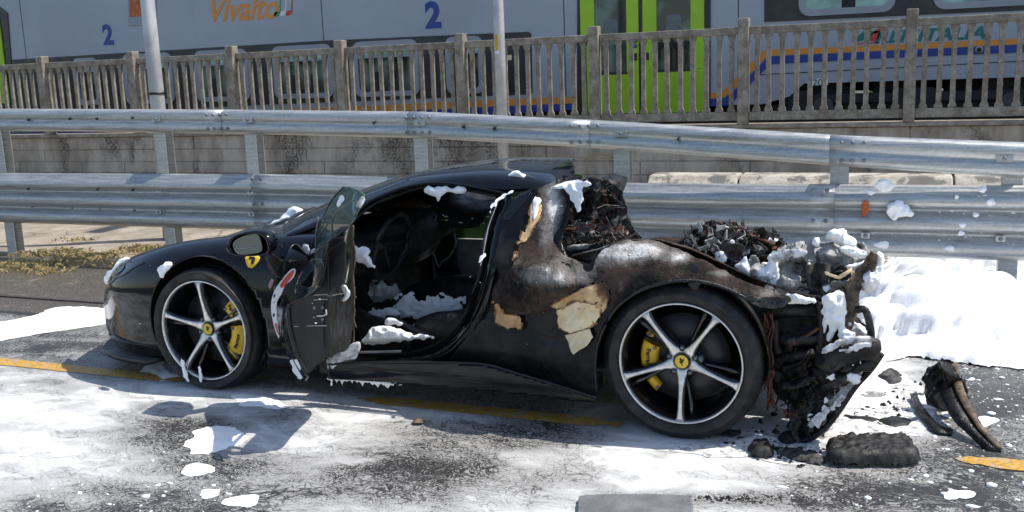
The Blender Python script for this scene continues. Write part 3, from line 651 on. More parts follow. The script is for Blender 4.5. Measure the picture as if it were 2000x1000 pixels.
# row of pale concrete blocks behind the rail at the right
x = -1.27; random.seed(2)
bl = [(1262, 1440, 'grey chequer stains'), (1441, 1640, 'sparse dark scuffs'), (1641, 1866, 'a plain pale top'), (1867, 2040, 'a black bracket and grey scrawl')]
for (a, b, s_) in bl:
    q0 = onY(np.array(float(a)), np.array(345.), 4.5); q1 = onY(np.array(float(b)), np.array(345.), 4.5); x0, x1 = float(q0[0]), float(q1[0])
    V, F = prism([(x0, 0), (x1-.012, 0), (x1-.012, .62), (x0, .62)], 4.5, 4.8); V = [list(v) for v in V]
    m_ = MB(); m_.add([(x0, 4.42, 0), (x1-.012, 4.42, 0), (x1-.012, 5.0, 0), (x0, 5.0, 0), (x0, 4.5, .60), (x1-.012, 4.5, .60), (x1-.012, 4.62, .70), (x0, 4.62, .70), (x1-.012, 4.9, .70), (x0, 4.9, .70)],
                      [(0, 1, 5, 4), (4, 5, 6, 7), (7, 6, 8, 9), (9, 8, 2, 3), (0, 4, 7, 9, 3), (1, 2, 8, 6, 5)])
    tag(m_.build('concrete_block', M['pale'], smooth=False, bev=.012), 'pale concrete barrier block behind the guard rail with '+s_, 'concrete block', 'pale concrete blocks behind the rail')

# ------------------------------------------------------------------ verge weeds
random.seed(5)
def tuft(mb, x, y, n, h, sp_):
    for k in range(n):
        a = random.uniform(0, 6.28); r = random.random()*sp_; bx_, by_ = x+math.cos(a)*r, y+math.sin(a)*r*.5; l = random.uniform(.5, 1)*h; dx_, dy_ = random.gauss(0, .6)*l, random.gauss(0, .5)*l; w_ = .0028
        mb.add([(bx_-w_, by_, .0), (bx_+w_, by_, .0), (bx_+dx_*.5, by_+dy_*.5, l*.6), (bx_+dx_, by_+dy_, l*.55)], [(0, 1, 2), (1, 3, 2)])
s1, s2 = MB(), MB()
for px, py, n in [(70, 495, 40), (130, 492, 60), (165, 500, 70), (120, 512, 60), (20, 515, 40), (40, 522, 40), (270, 490, 60), (290, 485, 50), (200, 498, 40), (155, 470, 24), (225, 515, 30), (90, 528, 30)]:
    g_ = onZ(np.array(float(px)), np.array(float(py)), .02); tuft(s1 if random.random() < .9 else s2, g_[0], g_[1], int(n*4.5), .085, .34); tuft(s2, g_[0]+.1, g_[1], n//7, .11, .12)
tag(s1.build('dry_grass', M['straw'], smooth=False, org=(0, 0, 0)), kind='stuff'); tag(s2.build('weeds', M['weed'], smooth=False, org=(0, 0, 0)), kind='stuff')

# ------------------------------------------------------------------ the burnt car
YC = .95
car = empty('burnt_car', (-1.3, YC, 0), 'low black sports coupe with its door open and its rear end burnt out to wreckage', 'car')
# --- front clip: a control net from nose to door, bottom edge to bonnet centre
def st8(Xo, Yo, zb, zsh, Ycr, zcr, hood, dx=(0, 0, 0, 0, 0, 0, 0, 0, 0)):
    pts = [(Yo+.05, zb), (Yo+.012, zb+.1), (Yo, .42), (Yo+.012, (zsh+.42)/2+.02), (Yo+.06, zsh), (Ycr, zcr), (.42 if Ycr < .38 else Ycr+.1, hood[0]), (.68, hood[1]), (YC, hood[2])]
    return [(Xo+d, y, z) for (y, z), d in zip(pts, dx)]
N = [
 [(-3.69, .94, .15), (-3.70, .94, .24), (-3.71, .94, .34), (-3.70, .94, .43), (-3.66, .94, .50), (-3.62, .945, .535), (-3.58, .947, .55), (-3.54, .949, .56), (-3.50, YC, .57)],
 [(-3.66, .60, .14), (-3.67, .58, .23), (-3.68, .57, .34), (-3.66, .58, .43), (-3.62, .60, .50), (-3.56, .64, .545), (-3.50, .72, .58), (-3.45, .82, .595), (-3.40, YC, .60)],
 [(-3.58, .36, .13), (-3.59, .32, .22), (-3.58, .31, .34), (-3.56, .32, .43), (-3.51, .35, .51), (-3.44, .42, .575), (-3.36, .54, .61), (-3.30, .72, .625), (-3.26, YC, .63)],
 st8(-3.46, .20, .12, .545, .30, .615, (.655, .665, .665), (0, 0, 0, .01, .03, .06, .12, .20, .24)),
 st8(-3.30, .105, .12, .60, .24, .672, (.685, .68, .68), (0, 0, 0, .0, .01, .03, .06, .12, .14)),
 st8(-3.10, .045, .13, .66, .22, .728, (.715, .70, .70), (0, 0, 0, 0, 0, .01, .02, .05, .06)),
 st8(-2.86, .010, .15, .71, .21, .780, (.755, .735, .73)),
 st8(-2.60, -.005, .16, .74, .21, .812, (.785, .765, .76)),
 st8(-2.34, .000, .16, .75, .21, .830, (.82, .81, .805)),
 st8(-2.08, .022, .15, .755, .20, .842, (.845, .85, .85)),
 st8(-1.86, .055, .14, .76, .18, .848, (.85, .86, .86)),
]
G = net(N, 10, 8); nu, nv = G.shape[:2]; GV = G.reshape(-1, 3); GF = [(a, b, c, d) for a, b, c, d in gridF(nu, nv)]
def arch_s(V, x, z, r): return (V[:, 0]-x)**2+(V[:, 2]-z)**2-r*r
GF3 = [f for q in GF for f in ((q[0], q[1], q[2]), (q[0], q[2], q[3]))]
def orient(V, F, away):
    """make the faces look away from the point 'away'"""
    V = np.asarray(V); c = 0
    for f in F[::max(1, len(F)//200)]:
        p = V[list(f[:3])]; c += np.dot(np.cross(p[1]-p[0], p[2]-p[0]), p.mean(0)-away)
    return [f[::-1] for f in F] if c < 0 else F
V, F = clip(GV, GF3, np.where(GV[:, 1] < .5, arch_s(GV, -2.585, .35, .388), 1)); F = orient(V, F, np.array([-2.6, .95, .3]))
body = add('front_body', V, F, M['paint'], car, thick=.012)
Vm = V.copy(); Vm[:, 1] = 2*YC-Vm[:, 1]; add('far_front_body', Vm, [f[::-1] for f in F], M['paint'], car, thick=.012)
def on_grid(poly, off, m, name, parent, smooth=True, **kw):
    P = topx(GV); s = sdpoly(P[:, 0], P[:, 1], poly); s = np.where(GV[:, 1] > .8, -50, s)
    V, F = clip(GV, GF3, s)
    nm = np.zeros_like(V)
    for f in F:
        k = np.cross(V[f[1]]-V[f[0]], V[f[2]]-V[f[0]])
        for i in f: nm[i] += k
    nm /= np.linalg.norm(nm, axis=1)[:, None]+1e-9
    ctr = V.mean(0)-np.array([-2.6, .95, .3]); 
    if (nm@ctr).sum() < 0: nm = -nm
    return add(name, V+nm*off, orient(V, F, np.array([-2.6, .95, .3])), m, parent, smooth=smooth, **kw)
on_grid(crs([(212, 547), (222, 528), (240, 514), (285, 511), (262, 524), (238, 540)], 5), .004, M['dglass'], 'headlight', car, thick=.003)
on_grid([(224, 540), (236, 522), (246, 519), (240, 530)], .0075, M['discgrey'], 'lamp_reflector', bpy.data.objects['headlight'])
em = on_grid(crs([(481, 500), (494, 498), (508, 501), (507, 509), (500, 519), (490, 526), (483, 517), (480, 507)], 3), .006, M['emblem'], 'shield_emblem', car, thick=.003)
on_grid([(487, 503), (491, 501), (494, 505), (499, 502), (502, 505), (499, 509), (501, 514), (497, 513), (495, 519), (493, 515), (488, 517), (491, 511), (488, 508)], .0085, M['black'], 'horse_mark', em)
on_grid([(485, 513), (489, 519), (500, 519), (503, 514), (502, 517), (493, 522), (487, 519)], .0085, M['black'], 'letters_mark', em)
# chin splitter blade
c0 = np.array([(-3.05, .03, .125), (-3.30, .07, .125), (-3.50, .18, .125), (-3.62, .36, .125), (-3.70, .62, .125), (-3.72, .95, .125)])
c0 = crs(c0, 5, False); c1 = c0+np.array([.12, .14, .015]); n = len(c0)
V = np.r_[c0, c1]; F = [(i, i+1, n+i+1, n+i) for i in range(n-1)]; add('chin_splitter', V, orient(V, F, np.array([-3.3, .5, -5])), M['trim'], car, thick=.03)
V = V+np.array([.03, .02, .085]); add('splitter_fin', V, orient(V, F, np.array([-3.3, .5, -5])), M['paint'], car, thick=.012)
# wheel housings
def liner(xc, zc, r, y0, y1):
    V = []; 
    for k in range(25):
        a = rad(-12+204*k/24)
        for y in (y0, (y0+y1)/2, y1): V.append((xc+r*math.cos(a), y, zc+r*math.sin(a)))
    V.append((xc, y1, zc)); c = len(V)-1
    F = gridF(25, 3)+[(3*k+2, 3*k+5, c) for k in range(24)]
    add('wheel_housing', V, F, M['inside'], car, smooth=True)
liner(-2.585, .35, .392, .03, .42); liner(-.02, .355, .40, .03, .5)
# --- side depth function behind the door
zc_x = [-1.3, -.9, -.7, -.52, -.40, -.29, -.13, .03, .16, .29, .44, .54, .85]; zc_z = [.80, .80, .81, .83, .86, .905, .915, .87, .815, .755, .705, .685, .675]
def Yside(px, py, X, Z):
    base = -.02+.085*sst(-.40, -1.0, X)+.03*sst(.45, .9, X)
    d = np.interp(X, zc_x, zc_z)-Z; r = .24; q = np.clip((r-d)/r, 0, .985)
    Yr = base+(1-np.sqrt(1-q*q))*r*.85
    Yb = base+.80*np.maximum(0, Z-.76)
    k = sst(-.60, -.40, X)
    Y = Yr*k+Yb*(1-k)
    Y = Y+.30*np.maximum(0, .33-Z)
    w_ = sst(.17, .08, np.abs(Z-.52-.10*sst(-.6, -1, X)))*sst(-.35, -.55, X); return Y+.018*w_
def off(f, o): return lambda px, py, X, Z: f(px, py, X, Z)+o
arch = [(1165, 778), (1160, 740), (1163, 690), (1176, 645), (1200, 605), (1240, 573), (1285, 556), (1330, 549), (1380, 553), (1425, 567), (1470, 588), (1500, 603)]
QP = [(938, 560), (965, 505), (982, 432), (1002, 386), (1040, 366), (1108, 352), (1112, 420), (1095, 470), (1110, 503), (1150, 516), (1180, 487), (1215, 474), (1272, 470), (1340, 495), (1400, 523), (1460, 553), (1535, 580), (1525, 596)]+arch[::-1]+[(1080, 750), (1000, 727), (948, 711), (905, 706), (880, 700), (912, 655)]
V, F = panel(QP, Yside, 6); add('rear_quarter_panel', V, F, M['sooty'], car, thick=.01)
# sculpted crease and side blade (sill)
SP = [(642, 712), (690, 706), (880, 710), (948, 714), (1000, 729), (1080, 752), (1164, 779), (1160, 787), (1000, 768), (800, 749), (640, 740)]
V, F = panel(SP, lambda px, py, X, Z: -.014+.10*np.maximum(0, Z-.20)+.12*np.maximum(0, .155-Z)*6*.3, 5); add('side_skirt', V, F, M['paint'], car, thick=.02)
q = surf(np.array([640., 760, 880, 950, 1000, 1080, 1165]), np.array([712., 707, 708, 712, 726, 750, 777]), lambda px, py, X, Z: 0*X-.016)
add('skirt_edge', MB().tube(crs(q, 5, False), .006, 6).v, MB().tube(crs(q, 5, False), .006, 6).f, M['trim'], car)
# burnt skin lying over the panel
BP = crs([(1108, 354), (1065, 362), (1048, 372), (1052, 400), (1035, 430), (1018, 470), (1000, 520), (978, 545), (962, 562), (966, 600), (1000, 615), (1045, 612), (1085, 596), (1130, 566), (1180, 548), (1192, 575), (1190, 605), (1200, 604), (1240, 571), (1285, 554), (1330, 547), (1380, 551), (1425, 565), (1470, 586), (1530, 594), (1540, 580), (1460, 551), (1400, 521), (1340, 493), (1272, 468), (1215, 472), (1180, 485), (1150, 514), (1110, 501), (1080, 470), (1100, 430)], 3)
def leafbulge(px, py, X, Z):
    u = ((px-1035)/85)**2+((py-562+.32*(px-1035)*.6)/52)**2
    c = fbm(px*.02, py*.025, 0, 4, 4)
    return Yside(px, py, X, Z)-.006-.055*np.sqrt(np.clip(1-u, 0, 1))*1.0+.006*c
V, F = panel(BP, leafbulge, 4, rag=3, sd=3)
def ash_map(V):
    P = topx(V); x, y = P[:, 0], P[:, 1]; a = .20+.16*fbm(x*.03, y*.03, 0, 6, 4)
    for (cx_, cy_, rx, ry, k) in [(1062, 535, 52, 22, .72), (1020, 560, 30, 22, .25), (1082, 395, 22, 48, .80), (1064, 462, 20, 34, .50), (1190, 496, 60, 20, .85), (1250, 486, 60, 16, .75), (1325, 503, 50, 12, .55), (1400, 534, 60, 9, .45), (1125, 545, 40, 12, .45), (1150, 522, 26, 14, .4), (1480, 572, 60, 8, .35), (1010, 500, 16, 30, .15), (1300, 535, 120, 10, -.12)]:
        a = a+k*np.exp(-(((x-cx_)/rx)**2+((y-cy_)/ry)**2))
    return np.clip(a, 0, 1).astype(np.float32)
def with_attr(o, nm, vals): a_ = o.data.attributes.new(nm, 'FLOAT', 'POINT'); a_.data.foreach_set('value', vals); return o
with_attr(add('burnt_skin', V, F, M['ashmap'], car, thick=.006), 'ash', ash_map(V))
# inward return of the haunch along its crest
cx_ = np.linspace(-.52, .56, 30); cz = np.interp(cx_, zc_x, zc_z); V = []
for x, z in zip(cx_, cz):
    n_ = .03*float(fbm(np.array(x*5), np.array(0.), 0, 3)); y_ = float(surf(*[np.array([v]) for v in topx(np.array([x, .15, z-.015]))], leafbulge)[0][1]); V += [(x, y_+.004, z-.022), (x, y_+.05, z-.03+.2*n_), (x, y_+.10, z-.07+.4*n_), (x, y_+.14+n_, z-.13+n_)]
V = np.array(V); F = gridF(30, 4); with_attr(add('haunch_top', V, orient(V, F, np.array([0, .3, -3])), M['ashmap'], car, thick=.006), 'ash', ash_map(V))
# bare composite patches, lifted and peeling
def flake(poly, dy, m, sd, curl=0, name='peeled_patch', rag=5, scx=.95):
    P = np.array(poly, float); y1, y0 = P[:, 1].max(), P[:, 1].min()
    f = lambda px, py, X, Z: leafbulge(px, py, X, Z)-dy-curl*((py-y0)/(y1-y0))**2+.004*fbm(px*.06, py*.06, 0, sd)
    V, F = panel(poly, f, 3, rag=rag, sd=sd, rs=.12); p_ = topx(V); s_ = .75*sst(4.5, 0, sdpoly(p_[:, 0], p_[:, 1], P))*sst(680, 640, p_[:, 1])+scx*np.exp(-((p_[:, 0]-1180)/26)**2-((p_[:, 1]-555)/40)**2); with_attr(add(name, V, F, m, car, thick=.003), 'scorch', s_.astype(np.float32))
flake([(960, 586), (972, 590), (985, 612), (1021, 617), (1018, 644), (990, 642), (966, 630), (968, 605)], .008, M['tan'], 1, .01)
flake([(1072, 598), (1110, 577), (1150, 556), (1183, 546), (1190, 585), (1186, 604), (1165, 628), (1158, 640), (1112, 650), (1090, 641), (1092, 610)], .009, M['tan'], 2, .0)
flake([(1085, 606), (1128, 588), (1176, 596), (1172, 620), (1156, 640), (1112, 652), (1090, 640)], .013, M['cream'], 5, .012)
flake([(1104, 655), (1152, 640), (1158, 658), (1148, 673), (1118, 692)], .02, M['cream'], 3, .05, rag=1)
flake([(1011, 474), (1022, 450), (1034, 436), (1036, 400), (1044, 384), (1058, 390), (1060, 410), (1053, 430), (1040, 448), (1034, 466), (1018, 480)], .006, M['tan'], 4, 0, rag=5)
flake([(1000, 498), (1008, 492), (1012, 500), (1004, 505)], .006, M['tan'], 6, 0)
# quarter glass and its pillar
V, F = panel([(992, 432), (982, 425), (1003, 388), (1034, 372), (1040, 378)], off(Yside, -.004), 4); add('quarter_glass', V, F, M['dglass'], car, thick=.004)
# --- roof, windscreen and pillars
N = [
 [(-2.15, .185, .835), (-2.19, .23, .845), (-2.32, .40, .852), (-2.42, .65, .862), (-2.48, YC, .866)],
 [(-2.00, .265, .885), (-2.04, .31, .905), (-2.16, .45, .918), (-2.25, .68, .930), (-2.30, YC, .934)],
 [(-1.84, .325, .940), (-1.87, .37, .970), (-1.98, .50, .985), (-2.06, .70, .996), (-2.11, YC, 1.0)],
 [(-1.66, .37, 1.012), (-1.68, .42, 1.042), (-1.77, .53, 1.058), (-1.83, .71, 1.07), (-1.86, YC, 1.073)],
 [(-1.48, .39, 1.074), (-1.49, .45, 1.104), (-1.56, .56, 1.122), (-1.59, .72, 1.130), (-1.60, YC, 1.132)],
 [(-1.25, .40, 1.098), (-1.25, .46, 1.132), (-1.27, .57, 1.152), (-1.27, .74, 1.162), (-1.28, YC, 1.164)],
 [(-1.00, .40, 1.072), (-1.00, .46, 1.122), (-1.00, .57, 1.150), (-1.00, .74, 1.160), (-1.00, YC, 1.163)],
 [(-.80, .385, 1.085), (-.80, .44, 1.115), (-.80, .56, 1.138), (-.80, .73, 1.148), (-.80, YC, 1.145)],
 [(-.66, .37, 1.09), (-.68, .42, 1.10), (-.70, .55, 1.108), (-.72, .73, 1.108), (-.73, YC, 1.108)],
]
R_ = net(N, 8, 6); nu, nv = R_.shape[:2]; RV = R_.reshape(-1, 3); mid_ = np.array([-1.3, .95, .5])
ii = np.repeat(np.arange(nu), nv); jj = np.tile(np.arange(nv), nu)
RF = gridF(nu, nv); RF3 = [f for q in RF for f in ((q[0], q[1], q[2]), (q[0], q[2], q[3]))]
glass_s = np.minimum(jj-8.5, 30.5-ii).astype(float)
def both(name, V, F, m, th):
    F = orient(V, F, mid_); add(name, V, F, m, car, thick=th); Vm = V.copy(); Vm[:, 1] = 2*YC-Vm[:, 1]; add(name, Vm, [f[::-1] for f in F], m, car, thick=th)
V, F = clip(RV, RF3, glass_s); both('windscreen', V, F, M['dglass'], .005)
V, F = clip(RV, RF3, np.minimum(-glass_s, (-RV[:, 0]-.60-.36*(RV[:, 1]-.45)+.012*fbm(RV[:, 1]*30, RV[:, 0]*5, 0, 2))*50)); F = orient(V, F, mid_); add('roof', V, F, M['paint'], car, thick=.02)
RM_ = RV.copy(); RM_[:, 1] = 2*YC-RM_[:, 1]; V, F = clip(RM_, RF3, np.minimum(-glass_s, (-RM_[:, 0]-.60-.36*(RM_[:, 1]-.45)+.012*fbm(RM_[:, 1]*30, RM_[:, 0]*5, 0, 2))*50)); add('roof', V, orient(V, F, mid_), M['paint'], car, thick=.02)
# dark wet smears on the rear of the roof
# wiper cowl
c0 = crs([(-2.10, .30, .862), (-2.30, .45, .865), (-2.42, .70, .872), (-2.46, YC, .876)], 5, False); add('wiper', MB().tube(c0, .012, 6).v, MB().tube(c0, .012, 6).f, M['trim'], car)
# door jamb: ring behind the opening, its seals and edge
inner = crs([(690, 432), (730, 398), (800, 371), (870, 365), (955, 379), (972, 388), (958, 432), (946, 470), (938, 530), (908, 612), (868, 662), (806, 688), (690, 696)], 4, False)
outer = crs([(686, 420), (728, 388), (800, 362), (872, 357), (962, 372), (1003, 386), (984, 432), (975, 490), (966, 530), (945, 610), (905, 672), (850, 704), (690, 712)], 4, False)
def Yj(px, py, X, Z): return .05+.80*np.maximum(0, Z-.74)+.05*sst(.5, .3, Z)
a_ = surf(inner[:, 0], inner[:, 1], off(Yj, .10)); b_ = surf(outer[:, 0], outer[:, 1], off(Yj, .0)); n = len(a_)
m1 = surf((inner*.45+outer*.55)[:, 0], (inner*.45+outer*.55)[:, 1], off(Yj, .015)); 
c_ = surf(inner[:, 0]-0, inner[:, 1]+0, off(Yj, .24))
V = np.concatenate([b_, m1, a_, c_]); F = []
for k in range(3): F += [(k*n+i, k*n+i+1, (k+1)*n+i+1, (k+1)*n+i) for i in range(n-1)]
add('door_frame', V, orient(V, F, np.array([-1.3, 1.5, .6])), M['paint'], car, thick=.004)
add('door_seal', MB().tube(a_, .010, 6).v, MB().tube(a_, .010, 6).f, M['seal'], car)
q = surf(*np.array([(975, 388), (968, 405), (955, 440), (950, 462), (943, 500), (938, 520)], float).T, off(Yj, -.004)); m_ = MB().tube(crs(q, 4, False), [.003]*21, 6); m_.build('trim_strip', M['galvdark'], car)
# sill plate lettering strip
q = surf(np.array([700., 785, 783, 702]), np.array([686., 684, 688, 690]), lambda px, py, X, Z: 0*X+.045); sp0 = add('sill_plate', q, [(0, 1, 2, 3)], M['galvdark'], car, smooth=False, thick=.004)
# --- interior
MB().box(-1.9, .04, .145, -.42, .22, .215).build('sill_light_stop', M['inside'], car, smooth=False)  # unseen box added to stop sun leaking between floor pan and skirt
MB().box(-2.2, .16, .12, -.6, 1.74, .17).build('floor_pan', M['inside'], car, smooth=False)
MB().box(-.74, .30, .15, -.66, 1.30, .96).build('rear_bulkhead', M['inside'], car, smooth=False)
MB().box(-2.25, .12, .15, -2.12, 1.78, .80).build('front_bulkhead', M['inside'], car, smooth=False)
m_ = MB(); 
V, F = lump((-1.95, .95, .70), (.22, .80, .16), 3, .25, 2, 4); add('dashboard', V, F, M['inside'], car)
V, F = lump((-2.02, 1.30, .83), (.15, .22, .07), 5, .35, 2, 3); add('molten_dash_top', V, F, M['insidebrown'], car)
V, F = lump((-1.35, .95, .34), (.55, .12, .16), 8, .1, 1.5, 3); add('centre_tunnel', V, F, M['inside'], car)
def seat(yc, m):
    se = None; V, F = lump((-1.22, yc, .30), (.30, .25, .10), 2, .08, 1.5, 3); se = add('seat', V, F, m, car)
    for s_ in (-1, 1):
        V, F = lump((-1.18, yc+s_*.22, .36), (.30, .06, .10), 3, .05, 1.5, 3); add('bolster', V, F, m, se)
    prof = [(-1.02, .30), (-.90, .55), (-.80, .80), (-.73, .98), (-.70, 1.04)]; V = []
    for i, (x, z) in enumerate(prof):
        w_ = [.25, .26, .24, .17, .12][i]
        for k in range(9):
            u = -1+2*k/8; V.append((x-.06*abs(u)**2.5*(1 if i < 3 else .3), yc+w_*u, z))
    V = np.array(V); F = gridF(5, 9); add('backrest', V, orient(V, F, np.array([-.3, yc, .3])), m, se, thick=.09)
    return se
seat(.50, M['inside']); seat(1.40, M['inside'])
ring = [(-1.70+.05*math.cos(a), .52+.185*math.sin(a), .74+.175*math.cos(a)) for a in np.linspace(0, 2*math.pi, 28)]; m_ = MB().tube(ring, .016, 8); m_.tube([(-1.72, .52, .60), (-1.75, .52, .74), (-1.70, .70, .74)], .014, 6); m_.tube([(-1.75, .52, .74), (-1.95, .54, .70)], .03, 8); m_.build('steering_wheel', M['inside'], car)
# far door with its window
FV = MB().box(-2.1, 1.80, .18, -.65, 1.86, .56); FV.build('far_door_card', M['insidegrey'], car, smooth=False)
q = np.array([(-2.0, 1.80, .565), (-.80, 1.80, .575), (-.95, 1.62, 1.02), (-1.25, 1.60, 1.05), (-1.55, 1.62, 1.02)]); add('far_window', q, [(0, 1, 2, 3, 4)], M['gglass'], car, smooth=False, thick=.004)
V, F = panel([(852, 440), (888, 452), (892, 515), (905, 552), (860, 548), (842, 500)], flat(1.70), 5, rag=3, sd=2); add('far_pillar_trim', V, F, M['inside'], car, thick=.02)
q = crs([onY(np.array(x), np.array(y), 1.66) for x, y in [(884., 448.), (890., 475.), (878., 500.), (862., 512.), (856., 520.), (838., 470.)]], 4, False); add('belt_strap', MB().tube(q, .007, 6).v, MB().tube(q, .007, 6).f, M['insidegrey'], car)
V, F = panel([(690, 600), (775, 640), (800, 668), (806, 690), (700, 692)], flat(.34), 6, rag=3); add('floor_tray', V, F, M['inside'], car, thick=.02)
q = crs([onY(np.array(x), np.array(y), .24) for x, y in [(756., 622.), (775., 625.), (800., 640.), (838., 656.)]], 5, False); m_ = MB().tube(q, [.018]*len(q), 8); m_.build('grab_handle', M['trim'], car)
# --- open door
door = None
def Yd(px, py, X, Z):
    wd = np.where(py < 560, 100.0, np.interp(py, [560, 620, 760], [100, 42, 36])); return -.05-.56*sst(0, 1, (px-np.interp(py, [470, 560, 640, 740], [548, 527, 538, 575]))/wd)
ODP = crs([(533, 560), (552, 512), (566, 484), (580, 476), (604, 497), (640, 470), (668, 462), (662, 478), (641, 492), (635, 522), (628, 555), (603, 576), (566, 594), (562, 612), (568, 655), (584, 702), (600, 734), (592, 742), (566, 700), (545, 660), (533, 610)], 3)
V, F = panel(ODP, Yd, 4); door = add('door', V, F, M['paint'], car, thick=.008, label='open driver door with a red and white stripe decal')
TF = crs([(641, 492), (662, 478), (676, 472), (675, 500), (668, 556), (642, 574), (642, 640), (641, 690), (620, 712), (601, 729), (586, 704), (569, 655), (563, 612), (566, 594), (603, 577), (629, 556), (636, 522)], 3)
def Yt(px, py, X, Z): return -.60+.06*sst(565, 645, px)-.012*np.exp(-((px-600)/30)**2)+.004*fbm(px*.02, py*.02, 0, 3)
V, F = panel(TF, Yt, 5); add('shut_face', V, F, M['trim'], door, thick=.01)
def Yi(px, py, X, Z): return np.interp(px, [640, 646, 692], [-.55, -.52, .02])
IF_ = crs([(642, 574), (668, 556), (675, 500), (676, 470), (684, 440), (690, 452), (692, 520), (690, 580), (688, 640), (679, 682), (660, 688), (642, 692)], 3)
V, F = panel(IF_, Yi, 4); add('inner_panel', V, F, M['inside'], door, thick=.02)
def strip(name, pts, yf, r, m, parent, o=-.004, n=6):
    q = surf(*np.array(pts, float).T, off(yf, o)); m_ = MB().tube(crs(q, 4, False), r, n); return m_.build(name, m, parent)
strip('trim_loop', [(648, 560), (650, 520), (652, 496), (672, 492), (680, 498), (680, 520), (673, 560)], Yi, .012, M['trim'], door, -.01)
strip('door_seal', [(566, 596), (563, 612), (569, 655), (586, 704), (601, 730)], Yt, .010, M['seal'], door)
strip('door_seal', [(556, 600), (553, 630), (560, 665), (576, 705), (593, 735)], Yd, .008, M['seal'], door)
strip('panel_joint', [(640, 496), (641, 560), (641, 640), (640, 700)], Yt, .0035, M['trim'], door)
for y_, xa, xb in [(575.5, 613, 640), (585, 612, 641), (636.5, 574, 642)]: strip('stitch_line', [(xa, y_+1), ((xa+xb)/2, y_), (xb, y_-.5)], Yt, .0018, M['machined'], door, -.003, 4)
strip('stitch_line', [(640, 578), (655, 576), (672, 573)], Yi, .0018, M['machined'], door, -.01, 4)
strip('latch', [(618, 617), (634, 616), (637, 606), (638, 616)], Yt, .0035, M['machined'], door, -.006)
for (x, y) in [(614, 601), (630, 600), (630, 623)]:
    q = surf(np.array([float(x)]), np.array([float(y)]), Yt)[0]; MB().tube([q, q+[0, -.006, 0]], .008, 10).build('rivet', M['galvdark'], door)
for k, (dx_, y0, y1) in enumerate([(0, 440, 560), (3, 470, 600), (1, 560, 690), (-4, 600, 690), (5, 590, 640)]):
    random.seed(k); strip('torn_edge', [(688+dx_+random.uniform(-3, 3), y) for y in np.linspace(y0, y1, 7)], flat(0.0), .005, M['brownash'], door, 0, 5)
V, F = panel([(678, 545), (690, 552), (694, 590), (690, 650), (683, 640), (676, 600)], flat(.01), 4, rag=4, sd=4, rs=.1); add('torn_lining', V, F, M['brownash'], door, thick=.004)
# dark hollow of the skin and decal
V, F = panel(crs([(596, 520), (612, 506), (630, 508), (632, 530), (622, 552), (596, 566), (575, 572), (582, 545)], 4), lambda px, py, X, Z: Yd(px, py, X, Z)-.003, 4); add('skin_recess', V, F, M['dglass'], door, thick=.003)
def decal(name, poly, m, o=-.006, parent=None, sm=3): 
    V, F = panel(crs(poly, sm) if sm else poly, off(Yd, o), 3); return add(name, V, F, m, parent or door, thick=.002)
de = decal('stripe_decal', [(529, 598), (534, 572), (545, 553), (562, 532), (573, 524), (577, 530), (570, 545), (556, 558), (549, 575), (541, 588), (540, 610), (543, 640), (546, 662), (541, 655), (533, 628)], M['white'])
decal('red_stripe', [(547, 556), (562, 536), (572, 527), (575, 531), (568, 544), (556, 558), (551, 563)], M['red'], -.009, de); decal('red_stripe', [(535, 630), (541, 632), (545, 655), (542, 654)], M['red'], -.009, de, 0)
for q in [[(534, 576), (538, 573), (537, 580), (534, 584)], [(531, 598), (534, 597), (534, 606), (532, 608)], [(532, 612), (536, 611), (537, 618), (533, 620)], [(534, 590), (539, 586), (539, 588), (534, 592)]]: decal('decal_letter', q, M['black'], -.009, de, 0)
decal('small_badge', [(524, 556), (530, 544), (534, 548), (530, 560), (526, 566)], simple('badge_pink', (.35, .16, .2), .4, 0, .5, 200), -.004, None, 0)
# window glass
def Yg(px, py, X, Z): return -.10-.45*sst(600, 710, px)+.12*sst(440, 365, py)
GP = [(606, 495), (618, 455), (640, 404), (656, 380), (671, 365), (690, 368), (711, 381), (704, 402), (690, 432), (678, 444), (656, 464), (632, 482)]
V, F = panel(GP, Yg, 5); dg_ = add('door_glass', V, F, M['tglass'], door, thick=.005)
strip('glass_edge', [(606, 495), (618, 455), (640, 404), (656, 380), (671, 365)], Yg, .003, M['trim'], dg_, 0, 5); strip('glass_edge', [(671, 365), (690, 368), (711, 381), (704, 402), (690, 432), (678, 444)], Yg, .0028, simple('glass_edge_green', (.10, .16, .10), .2), dg_, 0, 5)
strip('glass_edge', [(606, 495), (632, 482), (656, 464), (678, 444)], Yg, .005, M['trim'], dg_, 0, 5)
strip('glass_streak', [(617, 487), (616, 460), (622, 425)], Yg, .0035, M['insidegrey'], dg_, -.006, 4); strip('glass_streak', [(648, 460), (648, 435), (656, 415), (690, 390)], Yg, .003, M['insidegrey'], dg_, -.006, 4); strip('glass_streak', [(618, 470), (628, 452), (640, 436)], Yg, .0025, M['insidegrey'], dg_, -.006, 4)
V, F = panel([(693, 402), (706, 380), (714, 386), (700, 408)], off(Yg, -.008), 4, rag=1); add('glass_clip', V, F, M['greyash'], dg_, thick=.01)
